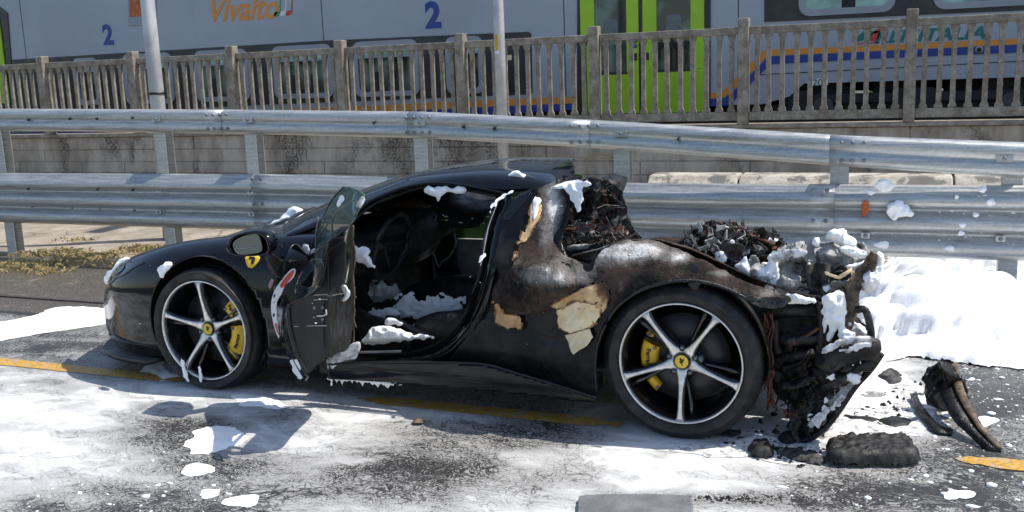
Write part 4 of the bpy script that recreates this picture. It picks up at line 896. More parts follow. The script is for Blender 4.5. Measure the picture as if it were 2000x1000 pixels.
# mirror on its stalk
mo = crs([(443, 480), (450, 466), (470, 456), (498, 453), (518, 460), (527, 476), (525, 494), (502, 500), (466, 500), (447, 494)], 4); n = len(mo)
ctr = onY(np.array(486.), np.array(478.), -.20); ringA = onY(mo[:, 0], mo[:, 1], np.full(n, -.22)); V = list(ringA); back = np.array([-.05, .17, .0])
for s_, k in ((1.0, .35), (.86, .75), (.5, 1.0)): V += list((ringA-ctr)*s_+ctr+back*k+np.array([0, .02, 0]))
inn = (ringA-ctr)*.90+ctr+np.array([0, -.004, 0]); V += list(inn); inn2 = (ringA-ctr)*.86+ctr+np.array([0, .02, 0]); V += list(inn2); F = []
for a0, b0 in ((0, n), (n, 2*n), (2*n, 3*n), (4*n, 0), (5*n, 4*n)): F += [(a0+i, a0+(i+1) % n, b0+(i+1) % n, b0+i) for i in range(n)]
F.append(tuple(3*n+i for i in range(n))); mi = add('mirror', V, F, M['paint'], door)
mg = crs([(455, 480), (459, 470), (476, 461), (498, 457), (506, 462), (511, 478), (510, 491), (490, 496), (464, 496)], 4); q = onY(mg[:, 0], mg[:, 1], np.full(len(mg), -.215)); add('mirror_glass', q, [tuple(range(len(q)))], M['mirror'], mi, smooth=False)
q = onY(np.array([458., 512]), np.array([486., 482]), -.219); add('mirror_rule', MB().tube(q, .0025, 4).v, MB().tube(q, .0025, 4).f, M['insidegrey'], mi)
V, F = panel(crs([(516, 502), (536, 497), (566, 524), (567, 543), (552, 549), (530, 520)], 3), lambda px, py, X, Z: -.19+.08*sst(520, 560, px), 4); add('mirror_arm', V, F, M['trim'], mi, thick=.05)
# --- wheels
def lathe(prof, xc, yc, zc, n=72):
    V = []; m_ = len(prof)
    for k in range(n):
        a = 2*math.pi*k/n
        for r, y in prof: V.append((xc+r*math.cos(a), yc+y, zc+r*math.sin(a)))
    F = [(k*m_+i, k*m_+i+1, ((k+1) % n)*m_+i+1, ((k+1) % n)*m_+i) for k in range(n) for i in range(m_-1)]
    return V, F
RR = .277
def wheel(xc, zc, R, wid, spin, cal, label=None):
    g = RR
    prof = [(g-.008, .03), (g+.001, .014), (g+.006, .001), (g+.018, -.008), (g+.036, -.010), (g+.042, -.0125), (g+.046, -.009), (R-.024, .004), (R-.012, .014), (R-.004, .030), (R, .055), (R, .085), (R-.008, .088), (R-.008, .098), (R, .101), (R, .150), (R-.008, .153), (R-.008, .165), (R, .168), (R, wid-.05), (R-.01, wid-.02), (R-.03, wid), (g, wid), (g-.01, wid-.02)]
    V, F = lathe(prof, xc, 0, zc); V = np.array(V); V[:, 2] = np.maximum(V[:, 2], .001)
    w_ = add('wheel', V, F, M['rimblack'], car) if False else None
    barrel = [(g, .010), (g-.010, .014), (g-.016, .03), (g-.022, .07), (g-.032, .16), (g-.03, wid-.02)]
    Vb, Fb = lathe(barrel, xc, 0, zc); w_ = add('wheel', Vb, [f[::-1] for f in Fb], M['rimblack'], car, org=(xc, 0, zc))
    add('tyre', V, F, M['tyre'], w_, org=(xc, 0, zc))
    Vl, Fl = lathe([(g-.0095, .0125), (g-.007, .001), (g-.001, -.001), (g+.0015, .006)], xc, 0, zc); add('rim_lip', Vl, [f[::-1] for f in Fl], M['machined'], w_, org=(xc, 0, zc))
    Vd, Fd = lathe([(.055, .125), (.06, .118), (.205, .118), (.205, .148), (.06, .15)], xc, 0, zc, 48); add('brake_disc', Vd, Fd, M['disc'], w_, org=(xc, 0, zc))
    for k in range(26):
        a = 2*math.pi*k/26; r_ = .10+.085*((k*7) % 5)/4; q = np.array([xc+r_*math.cos(a), .117, zc+r_*math.sin(a)])
        MB().tube([q, q+[0, -.0015, 0]], .005, 6).build('vent_hole', M['black'], bpy.data.objects[w_.name]) if False else None
    Vd, Fd = lathe([(.0, .075), (.055, .075), (.075, .095), (.085, .125)], xc, 0, zc, 40); add('hub', Vd, Fd, M['disc'], w_, org=(xc, 0, zc))
    prof_s = [(.030, .036, .052), (.050, .026, .047), (.075, .0165, .039), (.12, .0108, .027), (.17, .0088, .017), (.215, .0092, .010), (.25, .0125, .006), (.268, .022, .005)]
    for k in range(5):
        a = spin+2*math.pi*k/5; ca, sa = math.cos(a), math.sin(a)
        def pt(r, s_, y): return (xc+r*ca-s_*sa, y, zc+r*sa+s_*ca)
        V = []; 
        for r, h, y in prof_s: V += [pt(r, -h-.013, y+.045+.02*(r < .2)), pt(r, -h-.003, y+.004), pt(r, h+.003, y+.004), pt(r, h+.013, y+.045+.02*(r < .2))]
        F = gridF(8, 4); sp_ = add('spoke', V, orient(V, F, np.array([xc, 5, zc])), M['rimblack'], w_, org=(xc, 0, zc), thick=.012)
        V = []
        for r, h, y in prof_s: V += [pt(r, -h, y), pt(r, -h*.35, y-.0025), pt(r, h*.35, y-.0025), pt(r, h, y)]
        F = gridF(8, 4); add('spoke_face', V, orient(V, F, np.array([xc, 5, zc])), M['machined'], sp_, org=(xc, 0, zc), thick=.004) if True else None
        # inner dark companion rib seen beside each spoke
        a2 = a+.20; c2, s2_ = math.cos(a2), math.sin(a2); V = []
        for r, h, y in [(.06, .012, .062), (.13, .013, .06), (.20, .016, .05), (.262, .024, .035)]:
            V += [(xc+r*c2+h*s2_, y+.02, zc+r*s2_-h*c2), (xc+r*c2, y, zc+r*s2_), (xc+r*c2-h*s2_, y+.02, zc+r*s2_+h*c2)]
        add('inner_rib', V, orient(V, gridF(4, 3), np.array([xc, 5, zc])), M['rimblack'], sp_, org=(xc, 0, zc), thick=.01)
        a3 = a+math.pi/5; q = np.array([xc+.062*math.cos(a3), .05, zc+.062*math.sin(a3)])
        m_ = MB(); m_.tube([q+[0, .03, 0], q+[0, -.004, 0]], .0145, 14); nb = m_.build('lug_nut', M['rimblack'], w_, org=(xc, 0, zc)); m_ = MB().tube([q+[0, -.001, 0], q+[0, -.006, 0]], .009, 6); m_.build('nut_head', M['discgrey'], nb)
    Vd, Fd = lathe([(.0001, .040), (.030, .040), (.0335, .043), (.036, .052)], xc, 0, zc, 36); hc = add('centre_cap', Vd, orient(Vd, Fd, np.array([xc, 5, zc])), M['emblem'], w_, org=(xc, 0, zc))
    Vd, Fd = lathe([(.031, .0392), (.0335, .0405), (.037, .046), (.038, .053)], xc, 0, zc, 36); add('cap_ring', Vd, orient(Vd, Fd, np.array([xc, 5, zc])), M['black'], w_, org=(xc, 0, zc))
    hs = [(-.010, .016), (-.004, .019), (0, .014), (.007, .010), (.011, .016), (.013, .010), (.009, .004), (.010, -.002), (.004, -.004), (.003, -.012), (.007, -.018), (.001, -.018), (-.002, -.009), (-.008, -.006), (-.012, .0), (-.007, .001), (-.004, .005), (-.010, .008), (-.008, .012)]
    V, F = prism([(xc+p*.95, zc+q_*.95) for p, q_ in hs], .0385, .0395); add('horse_mark', V, F, M['black'], hc, smooth=False)
    # caliper
    for (a0, a1, r0, r1, y0) in cal:
        A = np.linspace(rad(a0), rad(a1), 12); V = []
        for i, a in enumerate(A):
            e = 1 if 0 < i < 11 else .8
            for r, y in ((r0, y0+.03), (r0+.004, y0+.006), (r0+.012, y0), (r0+.035, y0-.006*e), (r1-.014, y0), (r1-.003, y0+.012), (r1, y0+.05), (r1, .17), (r0, .17)): V.append((xc+r*math.cos(a), y, zc+r*math.sin(a)))
        F = gridF(12, 9); F += [tuple(range(9)), tuple(11*9+i for i in range(9))[::-1]]
        ca_ = add('caliper', V, orient(V, F, np.array(V).mean(0)), M['yellow'], w_, org=(xc, 0, zc)); 
        for b_ in (A[1], A[-2]):
            q = np.array([xc+(r0+.02)*math.cos(b_), y0-.002, zc+(r0+.02)*math.sin(b_)]); MB().tube([q, q+[0, -.008, 0]], .008, 8).build('caliper_bolt', M['discgrey'], ca_)
        if a1-a0 > 30:
            am = (rad(a0)+rad(a1))/2; q = np.array([xc+(r0+r1)/2*math.cos(am), y0-.009, zc+(r0+r1)/2*math.sin(am)])
            tx = text('lettering', 'Ferrari', .030, M['black'], ca_, q, (math.pi/2, -(am-math.pi/2)+math.pi*(0), 0), off=.0004)
            tx.rotation_euler = (math.pi/2, 0, 0); tx.rotation_euler.rotate_axis('Z', am-math.pi/2 if math.sin(am) > -.2 and math.cos(am) > 0 else am+math.pi/2)
    return w_
wheel(-2.60, .335, .342, .27, rad(92), [(17, 48, .140, .240, .066), (-46, 8, .135, .242, .060)])
wheel(0.0, .352, .362, .31, rad(-90.5), [(156, 204, .115, .200, .075), (126, 148, .165, .205, .085), (210, 232, .165, .205, .085)])
q = np.array([.075, .06, .36]); MB().tube([q+[0, .05, 0], q+[0, 0, 0]], .016, 12).build('wheel_weight', M['discgrey'], bpy.data.objects['wheel.001'])
for xc, zc, R in ((-2.60, .335, .342), (0, .352, .362)):
    zc, R = (zc, R) if xc < -1 else (.285, .295)
    V, F = lathe([(.20, 0), (.28, 0), (R-.02, -.01), (R, -.05), (R, -.26), (R-.03, -.30), (.2, -.30)], xc, 2*YC, zc, 48); V = np.array(V); V[:, 2] = np.maximum(V[:, 2], .001); add('far_wheel', V, orient(V, F, np.array([xc, 2*YC-.15, zc])), M['tyre'], car)
# far rear quarter, floor under the engine bay, rear chassis
V = []
for x in np.linspace(-.9, .60, 24):
    z = min(.64, float(np.interp(x, zc_x, zc_z))-.2); V += [(x, 1.88, .18), (x, 1.91, .45), (x, 1.89, z-.10), (x, 1.80, z-.03), (x, 1.66, z), (x, 1.55, z-.06)]
V = np.array(V); V2, F2 = clip(V, [f for q in gridF(24, 6) for f in ((q[0], q[1], q[2]), (q[0], q[2], q[3]))], arch_s(V, 0, .20, .36)); add('far_quarter_panel', V2, orient(V2, F2, np.array([-.2, .9, .3])), M['burnt'], car, thick=.01)
MB().box(-.62, .45, .16, .55, 1.5, .22).build('engine_floor', M['char'], car, smooth=False)
V, F = lump((-.05, .95, .42), (.55, .5, .30), 4, .35, 2.2, 4); add('burnt_engine', V, F, M['char'], car)

# --- wreckage
def crumple(name, poly, y, m, amp=.05, sd=0, rag=5, slope=(0, 0), parent=car, th=.006, step=4, fr=.03, **kw):
    c = np.array(poly, float).mean(0)
    rs_ = np.random.RandomState(sd+300); W = [(rs_.uniform(.25, .9)*fr, rs_.uniform(0, 6.28), rs_.rand(), rs_.uniform(.35, 1)) for _ in range(5)]
    def f(px, py, X, Z):
        q = 0; wx = px+6*vn(px*.03, py*.03, 0, sd); wy = py+6*vn(px*.03+9, py*.03, 0, sd)
        for k_, a_, p_, g_ in W: u = (wx*math.cos(a_)+wy*math.sin(a_))*k_+p_; q = q+g_*(2*np.abs(u-np.floor(u+.5))-.5)
        return y+slope[0]*(px-c[0])+slope[1]*(py-c[1])+amp*.62*q+amp*.10*fbm(px*.12, py*.12, 0, sd, 3)
    V, F = panel(poly, f, min(step, 3), rag=rag, sd=sd, rs=.07); return add(name, V, F, m, parent, thick=th, smooth=True, **kw)
def debris(name, poly, y0, y1, n, size, m, seed, parent=car, kind='stuff', lng=1.0):
    rs = np.random.RandomState(seed); P = np.array(poly, float); x0, yb0 = P.min(0); x1, yb1 = P.max(0); mb = MB(); c = 0
    while c < n:
        px, py = rs.uniform(x0, x1), rs.uniform(yb0, yb1)
        if sdpoly(np.array(px), np.array(py), P) < 0: continue
        c += 1; p = onY(np.array(px), np.array(py), rs.uniform(y0, y1)); k = rs.rand(); s_ = size*rs.uniform(.4, 1.4)
        d = rs.normal(0, 1, 3); d /= np.linalg.norm(d)
        if k < .58:
            e = rs.normal(0, 1, 3); e -= d*(e@d); e /= np.linalg.norm(e); h = np.cross(d, e)*s_*.05; a, b = d*s_*lng*.8, e*s_*.35
            q = [p-a-b, p+a-b*rs.uniform(.2, 1), p+a*rs.uniform(.4, 1)+b, p-a+b*rs.uniform(.3, 1)]; mb.add([*(v-h for v in q), *(v+h for v in q)], [(0, 3, 2, 1), (4, 5, 6, 7), (0, 1, 5, 4), (1, 2, 6, 5), (2, 3, 7, 6), (3, 0, 4, 7)])
        elif k < .93:
            b = rs.normal(0, .5, 3)*s_; mb.tube([p-d*s_*lng, p+b*.6, p+d*s_*lng], s_*.055, 4)
        else:
            r = s_*.24*rs.uniform(.4, 1.2, 3); V, F = ico(1); mb.add(V*r*(1+.3*rs.normal(0, .6, (len(V), 1)))+p, F)
    return mb.build(name, m, parent, smooth=False, kind=kind)
H1 = [(1335, 470), (1350, 452), (1395, 438), (1450, 444), (1500, 456), (1528, 470), (1540, 500), (1545, 560), (1530, 578), (1460, 548), (1400, 518), (1350, 498), (1325, 484)]
crumple('engine_cover', H1, .62, M['char'], .12, 3, 6, (0, -.002))
debris('charred_debris', H1, .35, .85, 700, .042, M['char'], 1); debris('ashy_debris', H1, .30, .60, 300, .036, M['charash'], 2); debris('burnt_wiring', H1, .30, .60, 60, .045, M['rustwire'], 3, lng=1.2)
debris('ash_flakes', H1, .28, .45, 110, .030, M['greyash'], 4)
crumple('tail_inner_sheet', [(1598, 600), (1650, 590), (1694, 640), (1712, 690), (1660, 770), (1600, 810), (1560, 800), (1570, 700)], .36, M['char'], .10, 66, 5)
crumple('bumper_skin', [(1606, 742), (1650, 716), (1700, 690), (1690, 712), (1640, 760), (1600, 795), (1586, 790)], .20, M['charash'], .08, 67, 4)
crumple('tail_panel', [(1570, 545), (1620, 552), (1660, 545), (1650, 575), (1600, 590), (1560, 585)], .24, M['greyash'], .10, 68, 6)
# readable remains among the ash: pipes, brackets, a manifold
for k, (pts_, y_, r_, m_n) in enumerate([([(1410, 468), (1440, 455), (1480, 462), (1510, 485)], .46, .016, 'charash'), ([(1400, 500), (1430, 492), (1470, 505)], .36, .020, 'greyash'), ([(1440, 530), (1470, 515), (1505, 540)], .30, .014, 'charash'), ([(1110, 470), (1150, 462), (1190, 470)], .30, .018, 'charash'), ([(1085, 505), (1110, 485), (1150, 482)], .24, .014, 'greyash'), ([(1150, 450), (1165, 420), (1200, 405)], .40, .014, 'charash')]):
    q = crs([onY(np.array(float(x)), np.array(float(v)), y_) for x, v in pts_], 4, False); MB().tube(q, r_, 10).build('burnt_pipe', M[m_n], car)
for k, (poly_, y_) in enumerate([([(1420, 452), (1452, 448), (1456, 468), (1424, 474)], .44), ([(1460, 478), (1492, 482), (1488, 502), (1458, 498)], .34), ([(1120, 440), (1150, 436), (1152, 458), (1122, 462)], .34), ([(1190, 452), (1222, 456), (1216, 470), (1190, 470)], .36), ([(1395, 482), (1420, 480), (1424, 500), (1400, 508)], .34), ([(1082, 482), (1100, 470), (1112, 486), (1094, 500)], .24)]):
    V, F = panel(poly_, lambda px, py, X, Z: y_+.02*vn(px*.1, py*.1, 0, k), 4, rag=1.5, sd=k); add('burnt_bracket', V, F, M[['greyash', 'charash', 'brownash'][k % 3]], car, thick=.03)
crumple('ash_sheet', [(1395, 478), (1430, 468), (1462, 482), (1470, 506), (1440, 516), (1410, 502)], .30, M['charash'], .08, 91, 7)
crumple('ash_sheet', [(1440, 512), (1476, 500), (1500, 530), (1510, 566), (1480, 556), (1455, 540)], .24, M['greyash'], .08, 92, 7)
crumple('ash_sheet', [(1490, 560), (1530, 540), (1580, 556), (1590, 580), (1540, 586), (1500, 578)], .20, M['greyash'], .07, 93, 6)
crumple('ash_sheet', [(1372, 470), (1400, 462), (1412, 480), (1390, 492)], .34, M['greyash'], .05, 94, 5)
crumple('torn_flap', [(1338, 474), (1372, 448), (1392, 434), (1404, 442), (1408, 462), (1390, 478), (1362, 490)], .55, M['charash'], .05, 7, 2, (.002, 0))
crumple('torn_bracket', [(1384, 455), (1400, 440), (1409, 455), (1404, 474), (1388, 478)], .50, M['greyash'], .04, 8, 2)
# engine bay behind the buttress
H2 = [(1045, 505), (1065, 478), (1100, 455), (1125, 430), (1180, 440), (1240, 455), (1252, 470), (1210, 474), (1170, 490), (1150, 516), (1112, 520), (1090, 545), (1072, 540), (1075, 512)]
crumple('intake_cavity', [(1060, 500), (1100, 440), (1180, 420), (1252, 468), (1200, 478), (1150, 518), (1095, 560), (1070, 545)], .45, M['char'], .08, 5, 3)
debris('charred_debris', H2, .22, .5, 300, .034, M['char'], 11); debris('ashy_debris', H2, .2, .45, 320, .028, M['charash'], 12); debris('burnt_wiring', H2, .2, .4, 50, .035, M['rustwire'], 13, lng=1.2); debris('ash_flakes', H2, .2, .4, 70, .02, M['greyash'], 14)
# burnt rear window frame standing behind the roof
BW = [(1092, 352), (1150, 347), (1185, 352), (1212, 366), (1218, 395), (1227, 420), (1226, 445), (1250, 466), (1180, 470), (1120, 450), (1104, 420)]
crumple('rear_window_frame', BW, .40, M['char'], .11, 21, 7, (.001, 0)); debris('hanging_strips', [(1110, 365), (1210, 368), (1226, 440), (1150, 450), (1108, 425)],   .32, .5, 80, .04, M['char'], 22, lng=1.3)
crumple('burnt_roof_edge', [(1120, 350), (1160, 346), (1205, 360), (1215, 380), (1190, 372), (1150, 362)], .45, M['melt'], .05, 25, 3); crumple('hanging_panel', [(1182, 372), (1214, 380), (1226, 418), (1224, 446), (1196, 440), (1186, 410)], .46, M['melt'], .10, 26, 5)
crumple('melted_pillar', [(1195, 440), (1225, 428), (1253, 466), (1215, 470)], .42, M['charash'], .05, 27, 4)
# crumpled grey tail panels
crumple('tail_panel', [(1516, 488), (1545, 476), (1590, 468), (1600, 500), (1588, 545), (1570, 570), (1540, 566), (1520, 540)], .30, M['greyash'], .10, 31, 6)
crumple('tail_panel', [(1580, 482), (1630, 468), (1690, 478), (1700, 492), (1680, 520), (1640, 532), (1600, 530), (1578, 510)], .32, M['greyash'], .13, 32, 4, (0, -.004))
crumple('tail_panel', [(1565, 505), (1600, 512), (1660, 520), (1665, 540), (1620, 560), (1580, 566)], .22, M['charash'], .10, 33, 5)
crumple('tail_panel', [(1500, 520), (1545, 505), (1560, 560), (1545, 592), (1500, 570)], .24, M['greyash'], .12, 38, 8)
crumple('curled_strip', [(1652, 560), (1672, 530), (1700, 492), (1716, 494), (1712, 518), (1690, 546), (1668, 566)], .14, M['brownash'], .06, 34, 3)
crumple('cream_edge', [(1612, 530), (1636, 540), (1664, 522), (1664, 530), (1640, 546), (1612, 536)], .16, M['cream'], .02, 35, 1)
debris('ashy_debris', [(1490, 500), (1600, 480), (1640, 560), (1600, 590), (1500, 570)], .26, .5, 90, .05, M['charash'], 36); debris('charred_debris', [(1520, 560), (1650, 545), (1660, 600), (1530, 600)], .2, .5, 110, .05, M['char'], 37)
# panel lip behind the wheel arch
strip('arch_lip', [(1165, 770), (1162, 700), (1177, 645), (1201, 604), (1241, 572), (1286, 555), (1330, 548), (1380, 552), (1425, 566), (1470, 587), (1536, 592)], Yside, .009, M['melt'], car, -.006)
crumple('torn_lip', [(1450, 578), (1535, 582), (1532, 598), (1500, 602), (1470, 596)], .02, M['charash'], .03, 41, 3); crumple('torn_lip', [(1340, 552), (1368, 554), (1360, 568), (1350, 564)], -.03, M['melt'], .01, 42, 1)
# exposed rear structure
def bar(name, pts, y, r, m, n=8):
    q = [onY(np.array(float(x)), np.array(float(v)), yy) for (x, v), yy in zip(pts, y if hasattr(y, '__len__') else [y]*len(pts))]
    m_ = MB().tube(crs(q, 4, False) if len(q) > 2 else q, r, n); return m_.build(name, m, car)
crumple('rear_bulkhead_sheet', [(1490, 596), (1610, 592), (1625, 680), (1600, 780), (1520, 780), (1500, 700)], .40, M['char'], .08, 51, 4)
bar('cross_tube', [(1505, 606), (1600, 604)], [.16, .2], .030, M['melt']); bar('cross_tube', [(1515, 624), (1516, 675), (1522, 690)], .17, .016, M['char']); bar('frame_upright', [(1602, 590), (1606, 640), (1600, 730)], .16, .020, M['melt']); bar('frame_upright', [(1664, 560), (1662, 600), (1650, 640)], .18, .030, M['brownash'])
crumple('bracket', [(1646, 560), (1682, 556), (1676, 600), (1668, 630), (1650, 634)], .20, M['brownash'], .07, 52, 4); crumple('frame_box', [(1512, 622), (1594, 618), (1598, 660), (1516, 664)], .30, M['inside'], .03, 53, 2)
bar('hooked_rod', [(1672, 606), (1690, 606), (1700, 640), (1702, 668)], .15, .016, M['melt']); bar('rod', [(1540, 676), (1570, 660), (1600, 640)], .15, .008, M['rustwire']); bar('rod', [(1520, 700), (1590, 690)], .22, .02, M['char'])
crumple('floor_scrap', [(1530, 720), (1575, 700), (1578, 740), (1545, 752)], .30, M['brownash'], .03, 54, 3)
debris('charred_debris', [(1500, 690), (1600, 690), (1600, 780), (1540, 800), (1510, 760)], .2, .5, 130, .05, M['char'], 55)
# melted bumper and its long sagging strip
crumple('melted_bumper', [(1596, 720), (1600, 695), (1640, 676), (1690, 668), (1708, 678), (1708, 700), (1670, 722), (1620, 738), (1600, 745)], .12, M['charash'], .09, 61, 3); 
def thick_tube(name, pts, Y, r, m, sd):
    q = crs([onY(np.array(float(x)), np.array(float(v)), yy) for (x, v), yy in zip(pts, Y)], 8, False); rr = np.interp(np.linspace(0, 1, len(q)), np.linspace(0, 1, len(r)), r)
    mb = MB().tube(q, rr, 14); V = np.array(mb.v); V = V+.016*np.stack([fbm(V[:, 0]*16, V[:, 1]*16, V[:, 2]*16, sd+k, 3) for k in range(3)], -1); return add(name, V, mb.f, m, car)
thick_tube('melted_bumper', [(1606, 742), (1612, 712), (1640, 692), (1676, 682), (1700, 680), (1708, 700)], [.12, .09, .06, .05, .06, .10], [.025, .05, .052, .05, .045, .02], M['melt'], 3)
thick_tube('melted_bumper', [(1598, 770), (1630, 748), (1668, 724), (1702, 706)], [.16, .12, .10, .10], [.03, .035, .03, .02], M['melt'], 9)
thick_tube('melted_hose', [(1520, 656), (1550, 668), (1585, 664), (1604, 650)], [.2, .16, .16, .2], [.022, .026, .024, .02], M['melt'], 12)
thick_tube('melted_hose', [(1510, 730), (1540, 752), (1580, 744), (1604, 720)], [.24, .2, .2, .22], [.02, .022, .02, .018], M['melt'], 15)
crumple('bumper_skin', [(1590, 800), (1610, 770), (1660, 735), (1700, 700), (1716, 690), (1708, 712), (1684, 742), (1640, 790), (1610, 836), (1572, 858), (1545, 850), (1556, 828)], .13, M['melt'], .08, 62, 3, (0, .0))
crumple('diffuser_blade', [(1600, 800), (1640, 765), (1690, 715), (1670, 752), (1632, 800), (1600, 812)], .10, M['greyash'], .03, 63, 3)
bar('sagging_edge', [(1722, 690), (1700, 722), (1668, 758), (1640, 800), (1608, 840), (1572, 860), (1544, 852)], [.12, .12, .11, .11, .11, .12, .14], [.014]*25, M['melt']); debris('charred_debris', [(1545, 800), (1600, 780), (1620, 820), (1590, 850), (1540, 860)], .1, .3, 150, .04, M['charash'], 64); debris('ashy_debris', [(1600, 690), (1700, 672), (1700, 700), (1620, 735)], .08, .2, 60, .035, M['charash'], 65)
# hanging copper looms
for k in range(11):
    rs = np.random.RandomState(70+k); x = 1494+rs.uniform(-5, 10); p_ = [(x+rs.normal(0, 4)+i*rs.uniform(0, 5)*.6, 612+i*rs.uniform(22, 32)) for i in range(7)]; bar('hanging_wire', p_, .14+rs.uniform(-.04, .08), .0045, M['rustwire'], 5)
for k in range(8):
    rs = np.random.RandomState(90+k); x = 1520+rs.uniform(0, 50); p_ = [(x+i*rs.uniform(4, 14), 805+rs.normal(0, 8)+i*3) for i in range(4)]; bar('loose_wire', p_, .16, .003, M['rustwire'], 4)
for k in range(9):
    rs = np.random.RandomState(120+k); x = 1125+rs.uniform(0, 90); p_ = [(x+rs.normal(0, 5), 372+i*rs.uniform(12, 22)) for i in range(5)]; bar('hanging_wire', p_, .4, .003, M['rustwire'], 4)

# ------------------------------------------------------------------ foam banks on the road
def bank(name, poly, h, R, m, seed, z0=0.0, step=.035, lumps=.5, fr=6, balls=0, **kw):
    Q = np.array([onZ(np.array(float(x)), np.array(float(y)), z0)[:2] for x, y in poly]); x0, y0 = Q.min(0)-.1; x1, y1 = Q.max(0)+.1
    gx = np.arange(x0, x1, step); gy = np.arange(y0, y1, step); A, B = np.meshgrid(gx, gy); a = A.ravel(); b = B.ravel()
    s = sdpoly(a, b, Q)+.05*fbm(a*6, b*6, 0, seed, 5)
    k = np.sqrt(np.clip(1-(1-np.clip(s/R, 0, 1))**2, 0, 1)) if R > .3 else np.clip(s/R, 0, 1)**.8*(1.0)*sst(0, 1, np.clip(s/R, 0, 1)*.8+.25); n = billow(a*fr, b*fr, 0, seed, 4); n2 = billow(a*fr*.4, b*fr*.4, 0, seed+9, 2)
    z = z0+.002+h*k*np.clip(.62+lumps*(n-1.0)*.55+lumps*(n2-1.0)*.8, .12, 2)
    F = [f for q in gridF(len(gy), len(gx)) for f in ((q[0], q[1], q[2]), (q[0], q[2], q[3]))]
    rs = np.random.RandomState(seed); kk = 0
    while kk < balls:
        p = rs.uniform([x0, y0], [x1, y1]); sd_ = float(sdpoly(np.array([p[0]]), np.array([p[1]]), Q)[0])
        if sd_ < .12: continue
        kk += 1; r = rs.uniform(.07, .19)*min(1, .3+sd_); ex = rs.uniform(.6, 1.0); zz = z0+h*.45*math.sqrt(max(0, 1-(1-min(1, sd_/R))**2))
        d2 = ((a-p[0])*ex+.02*fbm(a*9, b*9, 0, kk, 2))**2+(b-p[1]+.02*fbm(a*9, b*9, 5, kk, 2))**2; zb = zz+r*.85*np.sqrt(np.clip(1-d2/(r*r), 0, 1))*(.9+.14*n)
        kq = .025; hh = np.clip(.5+.5*(zb-z)/kq, 0, 1); z = np.where(d2 < r*r, z*(1-hh)+zb*hh+kq*hh*(1-hh)*.5, z)
    V, F = clip(np.c_[a, b, z], F, s)
    return tag(add(name, V, F, m, **kw))
o = bank('foam_bank', [(1560, 640), (1700, 560), (1716, 505), (1760, 490), (2150, 500), (2350, 620), (2250, 742), (2000, 718), (1850, 704), (1770, 698), (1700, 706), (1640, 720), (1560, 700)], .235, .5, M['foam'], 3, lumps=.42, fr=3.4, balls=130, step=.02); tag(o, kind='stuff')
o = bank('foam_bank', [(-250, 640), (0, 628), (60, 618), (110, 602), (160, 600), (215, 604), (300, 640), (230, 630), (160, 640), (80, 650), (0, 668), (-250, 690)], .085, .22, M['foam'], 5, lumps=.6, fr=4, balls=0, step=.02); tag(o, kind='stuff')
o = bank('foam_bank', [(1450, 610), (1720, 700), (1780, 770), (1700, 800), (1560, 800), (1480, 770)], .05, .25, M['foam'], 15, lumps=.7, fr=5); tag(o, kind='stuff')
FG = 'foam clumps lying on the road'
def pile(poly, h, R, seed, label, fr=6, lumps=.5, m=None):
    o = bank('foam_pile', poly, h, R, m or M['foam'], seed, lumps=lumps, fr=fr, step=.012); tag(o, label, 'foam clump', FG); return o
pile([(352, 872), (380, 842), (415, 835), (455, 838), (482, 858), (470, 874), (420, 882), (380, 884)], .17, .22, 7, 'largest rounded foam heap on the road inside the shadow of the open door', 5, .35)
pile([(430, 775), (450, 763), (490, 768), (560, 772), (555, 795), (500, 794), (450, 790)], .06, .12, 8, 'foam heap against the back of the front tyre', 6, .5)
pile([(285, 725), (300, 695), (345, 690), (352, 735), (320, 742)], .09, .15, 9, 'shaded foam heap under the nose in front of the front tyre', 6, .5)
pile([(1500, 770), (1520, 735), (1560, 740), (1570, 800), (1530, 812)], .10, .18, 19, 'shaded foam heap under the burnt tail behind the rear tyre', 6, .5)
random.seed(31)
for i, (x, y, a, b, s) in enumerate([(98, 872, 20, 7, 'flat foam blob near the left edge, largest of three in a row'), (140, 880, 17, 6, 'flat foam blob near the left edge, middle of three in a row'), (60, 884, 13, 5, 'flat foam blob near the left edge, smallest of three in a row'), (400, 916, 25, 7, 'oval foam blob below the large heap'), (398, 960, 24, 9, 'bright oval foam blob near the bottom edge'), (472, 978, 26, 7, 'thin oval foam blob nearest the bottom edge'), (1868, 810, 12, 6, 'foam blob right of the charred bumper piece'), (1915, 822, 18, 9, 'largest foam blob right of the charred bumper piece'), (1900, 742, 12, 7, 'foam blob between the foam bank and the charred bumper piece'), (1870, 965, 22, 6, 'oval foam blob on the wet asphalt at the lower right')]):
    pile([(x+a*math.cos(t_)*(1+.18*math.sin(3*t_+i)), y+b*math.sin(t_)) for t_ in np.linspace(0, 6.28, 18)[:-1]], .022, .05, 40+i, s, 8, .5)
# thick white spread round the debris, low relief
o = bank('foam_spread', [(1290, 880), (1400, 868), (1450, 840), (1520, 850), (1560, 872), (1700, 790), (1780, 740), (1830, 790), (1800, 850), (1700, 850), (1620, 880), (1640, 902), (1500, 900), (1380, 892)], .014, .10, M['dfoam'], 17, lumps=1.2, fr=9); tag(o, kind='stuff')

